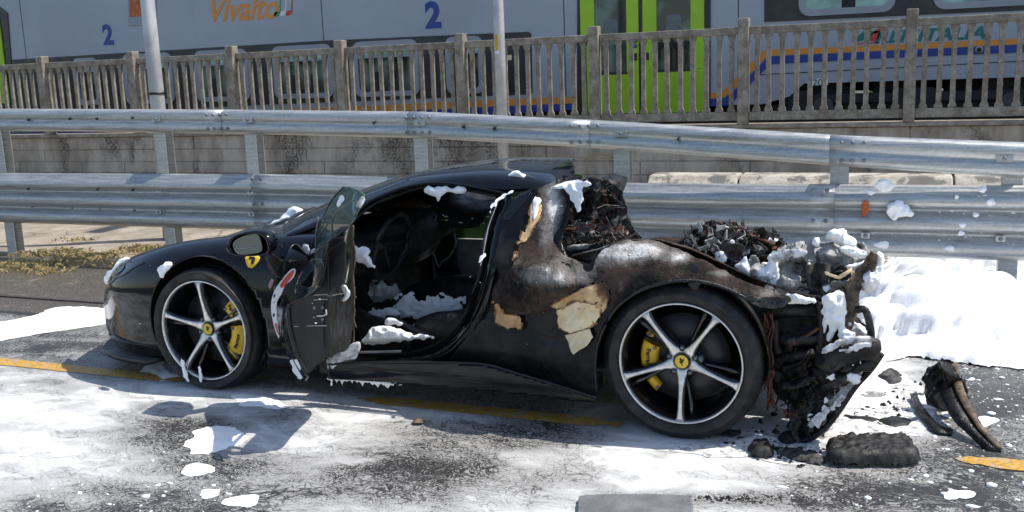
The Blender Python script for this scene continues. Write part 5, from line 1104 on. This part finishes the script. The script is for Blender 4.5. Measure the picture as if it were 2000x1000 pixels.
# ------------------------------------------------------------------ foam clinging to the car and the rail
def dollop(poly, Y, h, label, seed=0, group='foam clumps clinging to the car', m=None, sm=True, fr=.05, name='foam_clump', step=2.5, hb=None, rag=2.6):
    P = crs(poly, 4) if sm else np.array(poly, float)
    yb = Y if callable(Y) else flat(Y)
    R = max(4.0, float(sdpoly(*[v.ravel() for v in np.meshgrid(np.linspace(P[:, 0].min(), P[:, 0].max(), 24), np.linspace(P[:, 1].min(), P[:, 1].max(), 24))], P).max()))
    def prof(px, py): q = np.clip(1-sdpoly(px, py, P)/R, 0, 1); return np.sqrt(np.clip(1-q*q, 0, 1))*(.55+.36*np.clip(billow(px*fr*1.1, py*fr*1.1, 0, seed, 3), -.2, 1.8))
    V, F = panel(P, lambda px, py, X, Z: yb(px, py, X, Z)-h*prof(px, py), step, rag=rag, sd=seed, rs=.11)
    pp = topx(V); Vb = surf(pp[:, 0], pp[:, 1], lambda px, py, X, Z: yb(px, py, X, Z)+(h if hb is None else hb)*prof(px, py)+.0015)
    n = len(V); o = add(name, np.r_[V, Vb], list(F)+[tuple(i+n for i in f[::-1]) for f in F], m or M['foam'], smooth=True)
    return tag(o, label, 'foam clump', group)
def front_depth(px, py, X, Z):
    """depth of the near side of the front body"""
    k = np.interp(X, [-3.7, -3.58, -3.46, -3.30, -3.10, -2.86, -2.6, -1.86], [.6, .32, .20, .105, .045, .01, -.005, .05]); return k+.25*np.maximum(0, Z-np.interp(X, [-3.5, -3.1, -2.6], [.5, .62, .70]))
dollop([(204, 548), (206, 536), (222, 518), (238, 504), (252, 502), (262, 508), (246, 514), (232, 524), (222, 536), (212, 552)], .27, .05, 'long foam clump on the nose ahead of the headlight', 1, hb=.12)
dollop([(309, 522), (318, 514), (332, 512), (336, 519), (326, 531), (316, 541), (310, 534)], off(front_depth, -.006), .022, 'foam clump on the front fender above the wheel arch', 2)
dollop([(512, 441), (535, 432), (555, 418), (570, 404), (588, 406), (591, 416), (584, 428), (560, 434), (536, 440)], .85, .07, 'foam clump on the windscreen base behind the mirror', 3)
dollop([(526, 462), (531, 458), (539, 461), (541, 468), (535, 473), (528, 470)], .12, .02, 'small foam ball between the mirror and the windscreen pillar', 4)
dollop([(304, 546), (309, 544), (311, 549), (306, 552)], off(front_depth, -.004), .01, 'tiny foam dot on the front wheel arch', 5)
dollop([(990, 345), (1000, 336), (1012, 333), (1028, 345), (1031, 351), (1015, 350), (1000, 347)], .50, .035, 'foam clump on the roof above the door pillar', 6)
Yroof = lambda px, py, X, Z: .40-.0*px
dollop([(828, 372), (836, 362), (850, 366), (866, 364), (884, 368), (896, 361), (910, 368), (904, 377), (890, 378), (876, 374), (866, 382), (856, 393), (850, 384), (838, 380)], .36, .025, 'dripping foam along the upper edge of the door opening', 7)
dollop([(958, 418), (956, 409), (966, 392), (984, 381), (1000, 372), (1001, 376), (986, 384), (972, 394), (969, 404), (964, 404)], off(Yj, -.01), .008, 'foam streak down the pillar behind the door opening', 8)
dollop([(1080, 366), (1100, 358), (1126, 352), (1148, 354), (1155, 362), (1140, 364), (1139, 385), (1134, 408), (1128, 417), (1122, 400), (1112, 384), (1104, 372)], lambda px, py, X, Z: leafbulge(px, py, X, Z)-.01, .035, 'white foam hanging on the burnt buttress top', 9)
dollop([(1040, 392), (1050, 386), (1056, 394), (1050, 412), (1046, 430), (1040, 424)], lambda px, py, X, Z: leafbulge(px, py, X, Z)-.008, .014, 'thin foam streak on the peeled tan pillar skin', 10)
dollop([(942, 510), (934, 516), (938, 503), (948, 490), (950, 498)], off(Yj, -.01), .012, 'small foam dab halfway down the pillar', 11)
dollop([(690, 482), (706, 483), (722, 488), (722, 500), (732, 522), (722, 522), (706, 512), (692, 506)], .30, .03, 'grey shaded foam clump hanging inside the door opening', 12)
dollop([(704, 668), (714, 656), (724, 640), (742, 634), (764, 636), (784, 644), (806, 652), (840, 654), (846, 660), (810, 663), (770, 668), (730, 672)], .14, .07, 'bright foam heap on the door sill', 13)
dollop([(752, 628), (758, 621), (772, 622), (788, 630), (784, 636), (766, 633), (757, 640)], .19, .02, 'foam ring on the grab handle above the sill', 14)
dollop([(770, 600), (790, 572), (830, 585), (880, 575), (905, 588), (890, 640), (850, 652), (820, 628), (786, 622)], .62, .03, 'shaded foam sheet over the driver seat cushion', 15, rag=9)
dollop([(690, 586), (715, 556), (750, 550), (785, 566), (830, 556), (880, 566), (900, 578), (840, 588), (760, 586)], 1.0, .06, 'shaded foam ridge along the centre tunnel', 16, rag=9)
dollop([(566, 704), (578, 702), (588, 708), (586, 722), (590, 738), (582, 740), (574, 726)], lambda px, py, X, Z: Yd(px, py, X, Z)-.02, .025, 'foam dripping off the lower corner of the open door', 17)
dollop([(642, 692), (668, 680), (690, 668), (704, 672), (698, 700), (676, 700), (690, 694), (668, 708), (650, 726), (640, 716)], .0, .02, 'dirty foam wedged between the door bottom and the sill', 18, m=M['dfoam'])
dollop([(668, 560), (676, 557), (683, 570), (678, 584), (668, 586), (674, 574)], -.38, .015, 'foam dab on the torn edge of the door', 19)
dollop([(593, 480), (602, 478), (605, 492), (598, 496), (593, 490)], -.09, .012, 'foam ball at the front corner of the door glass', 20); dollop([(606, 494), (612, 486), (620, 487), (610, 497)], -.13, .01, 'foam dab on the lower edge of the door glass', 21)
dollop([(658, 400), (662, 388), (669, 382), (673, 387), (666, 396), (660, 404)], lambda px, py, X, Z: Yg(px, py, X, Z)-.01, .012, 'foam dab on the upper part of the door glass', 22)
dollop([(800, 640), (830, 622), (862, 612), (884, 622), (872, 640), (846, 652), (820, 656)], .40, .02, 'shaded foam at the foot of the seat near the sill curve', 66, rag=8)
dollop([(692, 640), (712, 622), (740, 606), (772, 604), (778, 618), (744, 626), (720, 640), (704, 656)], .55, .02, 'shaded foam over the floor just inside the door hinge side', 67, rag=9)
dollop([(834, 470), (840, 464), (846, 470), (843, 486), (838, 492)], 1.2, .015, 'small foam drip hanging on the passenger side dash', 68)
# drips under the skirt
dr = [(640, 740)]
for k in range(14): x = 644+k*10; dr += [(x, 742+k*.9), (x+4, 742+k*.9+[10, 6, 12, 4, 7, 3, 9, 2, 4, 6, 2, 5, 3, 2][k]), (x+7, 742+k*.9)]
dr += [(785, 752), (740, 744), (690, 740)]
dollop(dr, .03, .008, 'row of foam drips hanging under the side skirt', 23, sm=False, step=2)
# burnt tail
dollop([(1614, 466), (1618, 452), (1632, 446), (1652, 450), (1660, 462), (1672, 470), (1670, 482), (1648, 480), (1630, 474)], .36, .06, 'tall foam clump crowning the burnt tail', 24)
dollop([(1640, 486), (1656, 480), (1676, 484), (1692, 492), (1686, 504), (1664, 502), (1648, 496)], .26, .05, 'foam clump on the crumpled tail panel below the crown', 25)
dollop([(1586, 474), (1592, 464), (1600, 468), (1598, 480), (1590, 482)], .28, .03, 'small foam clump left of the tail crown', 26)
dollop([(1496, 470), (1506, 463), (1520, 468), (1516, 476), (1502, 476)], .40, .03, 'foam clump on the rear of the engine heap', 27)
dollop([(1478, 540), (1484, 526), (1498, 520), (1500, 500), (1514, 496), (1520, 512), (1522, 545), (1514, 566), (1500, 568), (1488, 556)], .22, .05, 'foam clump wedged between engine heap and tail panel', 28)
dollop([(1436, 520), (1446, 512), (1455, 500), (1462, 512), (1464, 536), (1450, 534)], .24, .03, 'foam dab low in the engine heap', 29)
dollop([(1532, 580), (1545, 572), (1566, 576), (1598, 590), (1560, 594), (1538, 592)], .10, .03, 'flat foam on the panel behind the rear arch', 30)
dollop([(1606, 600), (1612, 574), (1646, 570), (1652, 600), (1652, 640), (1670, 650), (1664, 672), (1640, 664), (1636, 640), (1624, 664), (1616, 664), (1618, 630), (1610, 650)], .12, .05, 'foam draped down the open back of the tail', 31)
dollop([(1682, 540), (1700, 518), (1712, 492), (1726, 500), (1722, 540), (1706, 568), (1686, 572)], .22, .10, 'big smooth foam clump behind the curled tail strip', 32)
dollop([(1604, 690), (1620, 672), (1650, 660), (1690, 656), (1700, 664), (1668, 672), (1640, 676), (1618, 690)], .02, .02, 'dirty foam on the melted bumper', 33, m=M['dfoam'])
dollop([(1650, 520), (1668, 514), (1690, 508), (1688, 518), (1668, 528)], .2, .03, 'foam smear below the tail panel edge', 34)
dollop([(1640, 610), (1690, 640), (1700, 660), (1670, 655), (1640, 640)], .3, .05, 'foam behind the hooked rod of the tail', 35)
mb = MB(); rs = np.random.RandomState(5); IV, IF = ico(2)
for (poly_, y_, n_) in [([(1600, 690), (1700, 668), (1705, 700), (1610, 745)], .06, 9), ([(1605, 600), (1690, 610), (1700, 660), (1610, 680)], .12, 7), ([(1500, 480), (1690, 480), (1690, 560), (1500, 590)], .18, 8), ([(1560, 820), (1690, 715), (1700, 730), (1580, 850)], .07, 5), ([(1360, 460), (1500, 470), (1520, 560), (1400, 510)], .26, 4), ([(1180, 480), (1280, 476), (1330, 500), (1170, 505)], .05, 0)]:
    P = np.array(poly_, float); k = 0
    while k < n_:
        x, y = rs.uniform(P[:, 0].min(), P[:, 0].max()), rs.uniform(P[:, 1].min(), P[:, 1].max())
        if sdpoly(np.array(x), np.array(y), P) < 0: continue
        k += 1; p = onY(np.array(x), np.array(y), y_+rs.uniform(-.01, .03)); r = .0032*(5.0**(rs.rand()**2.0))
        d = 1+.5*(billow(IV[:, 0]*1.8+k, IV[:, 1]*1.8, IV[:, 2]*1.8, 3, 3)-1); mb.add(IV*d[:, None]*r*np.array([rs.uniform(.7, 2.6), .6, rs.uniform(.6, 2.2)])+p, IF)
tag(mb.build('foam_specks', M['foam'], org=(0, 0, 0)), kind='stuff')
dollop([(352, 700), (359, 704), (364, 724), (371, 744), (366, 748), (358, 736), (353, 718)], -.012, .012, 'left foam dribble running down the front tyre', 61)
dollop([(385, 716), (392, 714), (395, 728), (396, 744), (390, 747), (387, 732)], -.010, .010, 'right foam dribble running down the front tyre', 62)
dollop([(1640, 684), (1664, 674), (1690, 668), (1700, 674), (1680, 682), (1655, 690)], -.01, .012, 'thin dirty foam streak across the melted bumper', 63, m=M['dfoam'], rag=4)
dollop([(1580, 826), (1610, 800), (1640, 774), (1648, 780), (1620, 806), (1590, 838)], .06, .010, 'thin dirty foam streak low on the sagging bumper strip', 64, m=M['dfoam'], rag=7)
dollop([(1500, 500), (1530, 488), (1560, 486), (1580, 494), (1560, 500), (1530, 506), (1512, 514)], .19, .012, 'dirty foam lying on the left crumpled tail panel', 65, m=M['dfoam'], rag=4)
# rail
RGp = 'foam clumps stuck to the guard rail'
dollop([(1706, 362), (1716, 351), (1734, 350), (1746, 360), (1742, 372), (1726, 374), (1712, 368)], RY-.01, .05, 'foam clump on the top edge of the lower rail', 41, RGp)
dollop([(1730, 412), (1738, 396), (1756, 392), (1772, 402), (1784, 414), (1780, 424), (1764, 422), (1748, 430), (1738, 422)], RY-.005, .05, 'largest foam clump on the face of the lower rail', 42, RGp)
for i, (x, y, a, b, s) in enumerate([(1700, 375, 9, 5, 'thin foam smear left of the top clump'), (1920, 370, 9, 6, 'foam ball on the rail top near the right edge'), (1868, 384, 5, 5, 'tiny foam dot right of the large rail clump'), (1880, 440, 8, 6, 'foam dab above the lower edge of the rail'), (1856, 486, 12, 7, 'foam dab at the lower edge of the rail'), (1725, 478, 16, 8, 'foam smear on the rail behind the tail'), (1935, 395, 10, 7, 'smeared foam on the right end of the rail'), (1876, 455, 6, 6, 'small foam dab under another on the rail'), (1905, 420, 5, 4, 'tiny foam dot below the rail top at right')]):
    dollop([(x+a*math.cos(t_)*(1+.25*math.sin(3*t_+i)), y+b*math.sin(t_)) for t_ in np.linspace(0, 6.28, 11)[:-1]], RY+.01, .025, s, 50+i, RGp)
# countless specks
def specks(name, pts, r0, r1, seed):
    rs = np.random.RandomState(seed); mb = MB(); V, F = ico(1)
    for p in pts: mb.add(V*r0*(r1/r0)**(rs.rand()**2.2)*np.array([rs.uniform(.7, 2.2), rs.uniform(.7, 1.6), rs.uniform(.3, .8)])*(1+.25*rs.normal(0, .6, (len(V), 1)))+p, F)
    tag(mb.build(name, M['foam'], org=(0, 0, 0)), kind='stuff')
rs = np.random.RandomState(8); pts = []
for px, py, yf, n, sx, sy in [(400, 560, front_depth, 26, 110, 60), (1010, 620, Yside, 26, 70, 90), (1250, 500, leafbulge, 40, 80, 14), (1090, 390, leafbulge, 24, 25, 30), (1060, 540, leafbulge, 14, 40, 25), (610, 620, Yd, 12, 40, 60), (940, 560, Yj, 16, 20, 90)]:
    for k in range(n//3):
        a, b = px+rs.normal(0, sx*.5), py+rs.normal(0, sy*.5); p = surf(np.array([a]), np.array([b]), yf)[0]
        if yf is front_depth and arch_s(p[None], -2.585, .35, .40)[0] < 0: continue
        pts.append(p)
specks('foam_specks', pts, .0016, .007, 1)
pts = [onY(np.array(rs.uniform(1690, 2000)), np.array(rs.uniform(375, 500)), RY+.02) for k in range(60)]; specks('foam_specks', pts, .004, .010, 2)
pts = []
for k in range(150):
    x, y = rs.uniform(1820, 2010), rs.uniform(720, 880); pts.append(onZ(np.array(x), np.array(y), .0))
for k in range(60): pts.append(onZ(np.array(rs.uniform(1500, 2010)), np.array(rs.uniform(890, 1000)), .0))
for k in range(60): pts.append(onZ(np.array(rs.uniform(40, 520)), np.array(rs.uniform(880, 1000)), .0))
specks('foam_specks', [p for p in pts], .003, .016, 3)
pts = []
for k in range(70):
    a, b = rs.uniform(700, 960), 424+rs.normal(0, 6)+max(0, 60-abs(700+k*3.7-830)*.3)*0; pts.append(onY(np.array(a), np.array(b+ (a-830)**2*.0006), 1.2))
specks('foam_specks', pts[:30], .004, .014, 4)
# frayed inner edge of the roof lining seen through the opening
q = [onY(np.array(x), np.array(y), 1.15) for x, y in [(700., 428.), (740., 420.), (790., 424.), (830., 436.), (870., 440.), (905., 444.), (935., 440.)]]
V = []; 
for p in crs(q, 6, False): V += [p, p+np.array([0, .42, .17])]
add('roof_lining', np.array(V), [(2*i, 2*i+2, 2*i+3, 2*i+1) for i in range(len(V)//2-1)], M['inside'], car, thick=.01)

# ------------------------------------------------------------------ things fallen on the road
def gz(x, y, z=0.0): return onZ(np.array(float(x)), np.array(float(y)), z)
# charred bumper corner with its trailing strip
bp = empty('bumper_piece', gz(1850, 830), 'charred bumper corner with a long curved strip lying on the road behind the car', 'car debris')
crumple('corner_shell', [(1806, 742), (1822, 716), (1838, 703), (1852, 708), (1870, 722), (1890, 762), (1892, 776), (1872, 786), (1868, 800), (1830, 800), (1812, 790), (1804, 765)], .72, M['melt'], .06, 81, 2, (.0006, 0), bp, .02, 3, .035)
crumple('corner_shell', [(1836, 706), (1868, 720), (1892, 770), (1868, 790), (1848, 760)], .62, M['melt'], .06, 82, 2, (.0012, 0), bp, .015, 3, .03)
def strip_ground(name, a, b, m, parent, h0, h1, th):
    A = crs([gz(*p) for p in a], 5, False); B = crs([gz(*p) for p in b], 5, False); n = len(A); V = np.r_[A+np.array([0, 0, 1])*np.linspace(h0[0], h0[1], n)[:, None], B+np.array([0, 0, 1])*np.linspace(h1[0], h1[1], n)[:, None]]
    F = [(i, i+1, n+i+1, n+i) for i in range(n-1)]; return add(name, V, orient(V, F, V.mean(0)-np.array([0, 0, 9])), m, parent, thick=th)
strip_ground('curved_strip', [(1828, 790), (1834, 820), (1858, 846), (1890, 862), (1925, 880)], [(1862, 792), (1872, 822), (1890, 842), (1915, 862), (1955, 884)], M['melt'], bp, (.16, .005), (.20, .01), .02)
strip_ground('bright_edge', [(1850, 790), (1862, 822), (1885, 845), (1912, 864), (1945, 882)], [(1866, 790), (1878, 822), (1896, 842), (1920, 862), (1958, 884)], M['brownash'], bp, (.20, .014), (.215, .018), .01)
strip_ground('lower_lip', [(1776, 780), (1786, 805), (1810, 835), (1830, 850), (1860, 852)], [(1790, 780), (1798, 800), (1820, 828), (1838, 842), (1862, 846)], M['melt'], bp, (.03, .01), (.04, .02), .012)
# dark slab and charred lumps
def slab(name, poly, h, m, label, seed, amp=.012, cat='car debris', lid=.85):
    Q = [gz(*p) for p in poly]; Q = np.array(Q); c = Q.mean(0); x0, y0 = Q[:, :2].min(0)-.02; x1, y1 = Q[:, :2].max(0)+.02; st = .011
    gx = np.arange(x0, x1, st); gy = np.arange(y0, y1, st); A, B = np.meshgrid(gx, gy); a = A.ravel(); b = B.ravel(); s = sdpoly(a, b, Q[:, :2])+.008*fbm(a*25, b*25, 0, seed, 3)
    z = h*np.clip(1-(1-np.clip(s/.03, 0, 1))**2, 0, 1)**.4+amp*.55*fbm(a*75, b*75, 0, seed, 4)*np.clip(s/.02, 0, 1)
    F = [f for q in gridF(len(gy), len(gx)) for f in ((q[0], q[1], q[2]), (q[0], q[2], q[3]))]; V, F = clip(np.c_[a, b, np.maximum(z, .002)], F, s); return tag(add(name, V, F, m), label, cat)
slab('rubber_slab', [(1612, 884), (1640, 872), (1700, 872), (1760, 870), (1784, 882), (1796, 908), (1760, 914), (1690, 916), (1640, 914), (1616, 908)], .07, M['char'], 'thick rough black slab of burnt rubber on the road by the tail', 3, .016)
slab('charred_lump', [(1456, 884), (1470, 872), (1500, 872), (1512, 884), (1506, 898), (1478, 898)], .05, M['char'], 'small charred lump left of the rubber slab', 5)
slab('charred_lump', [(1510, 878), (1560, 880), (1612, 896), (1606, 912), (1560, 904), (1520, 890)], .022, M['charash'], 'flat charred crust between the small lump and the slab', 6, .012)
slab('charred_lump', [(1520, 858), (1545, 850), (1560, 862), (1545, 872), (1526, 868)], .035, M['char'], 'charred lump under the sagging bumper strip', 8)
slab('ash_flake', [(1716, 822), (1750, 816), (1784, 824), (1776, 836), (1736, 838)], .018, M['char'], 'flat black flake between slab and bumper corner', 9, .008)
slab('ash_flake', [(1715, 736), (1735, 722), (1758, 730), (1764, 748), (1738, 752)], .02, M['charash'], 'black and white flake behind the tail by the foam bank', 10, .012)
slab('ash_flake', [(1670, 772), (1700, 766), (1736, 772), (1724, 780), (1690, 780)], .014, M['greyash'], 'grey ash flake right of the sagging bumper strip', 11, .01)
slab('ash_flake', [(1650, 812), (1700, 816), (1730, 822), (1690, 826), (1660, 820)], .012, M['char'], 'thin black strip left of the flat black flake', 12, .006)
slab('ash_flake', [(1380, 842), (1420, 838), (1450, 846), (1430, 856), (1396, 852)], .014, M['charash'], 'crumbled ash at the foot of the rear tyre', 13, .012)
V = gz(816, 826); mb = MB(); mb.add([gz(802, 828)+[0, 0, .006], gz(815, 823)+[0, 0, .02], gz(832, 825)+[0, 0, .008], gz(826, 831)+[0, 0, .012], gz(812, 832)+[0, 0, .016]], [(0, 1, 4), (1, 3, 4), (1, 2, 3)])
tag(mb.build('dead_leaf', M['brownash'], smooth=False), 'small brown dead leaf on the foam in front of the sill', 'leaf')
V, F = lump(gz(866, 833)+[0, 0, .008], (.014, .010, .010), 4, .4, 1.5, 2); tag(add('brown_crumb', V, F, M['brownash']), 'tiny brown crumb right of the dead leaf', 'debris')
rs = np.random.RandomState(77)
mb = MB()
for k in range(420):
    zone = rs.randint(4); x, y = [(rs.normal(1500, 40), rs.normal(862, 14)), (rs.normal(1570, 40), rs.normal(890, 10)), (rs.normal(1385, 70), 974+rs.normal(0, 3)), (rs.normal(1720, 50), rs.normal(800, 30))][zone]
    V, F = ico(1); p = gz(x, y); s_ = rs.uniform(.003, .014 if zone != 2 else .008); mb.add(V*s_*rs.uniform(.4, 1.6, 3)*(1+.3*rs.normal(0, .5, (len(V), 1)))+p, F)
tag(mb.build('charred_crumbs', M['char'], smooth=False, org=(0, 0, 0)), kind='stuff')
# grey slab at the bottom edge
Q = crs([gz(1128, 1008), (gz(1130, 985)), gz(1142, 976), gz(1240, 974), gz(1340, 977), gz(1352, 990), gz(1354, 1008), gz(1350, 1040), gz(1240, 1044), gz(1130, 1040)], 3); n = len(Q)
V = np.r_[Q, Q*[1, 1, 0]+[0, 0, .022]]; F = [(i, (i+1) % n, n+(i+1) % n, n+i) for i in range(n)]+[tuple(n+i for i in range(n))]
tag(add('paving_slab', V, orient(V, F, V.mean(0)), simple('grey_slab', (.15, .155, .16), .7, 0, .25, 9, .4, 80), smooth=False, bev=.006), 'flat grey rounded slab cut off by the bottom edge', 'slab')
# orange lamp fragment stuck on the rail
V, F = panel(crs([(1682, 412), (1684, 398), (1690, 390), (1696, 396), (1698, 410), (1692, 420), (1684, 422)], 3), flat(RY-.02), 2); of = add('lamp_fragment', V, F, M['orangebit'], thick=.02); tag(of, 'broken orange lamp fragment stuck on the lower rail', 'debris')
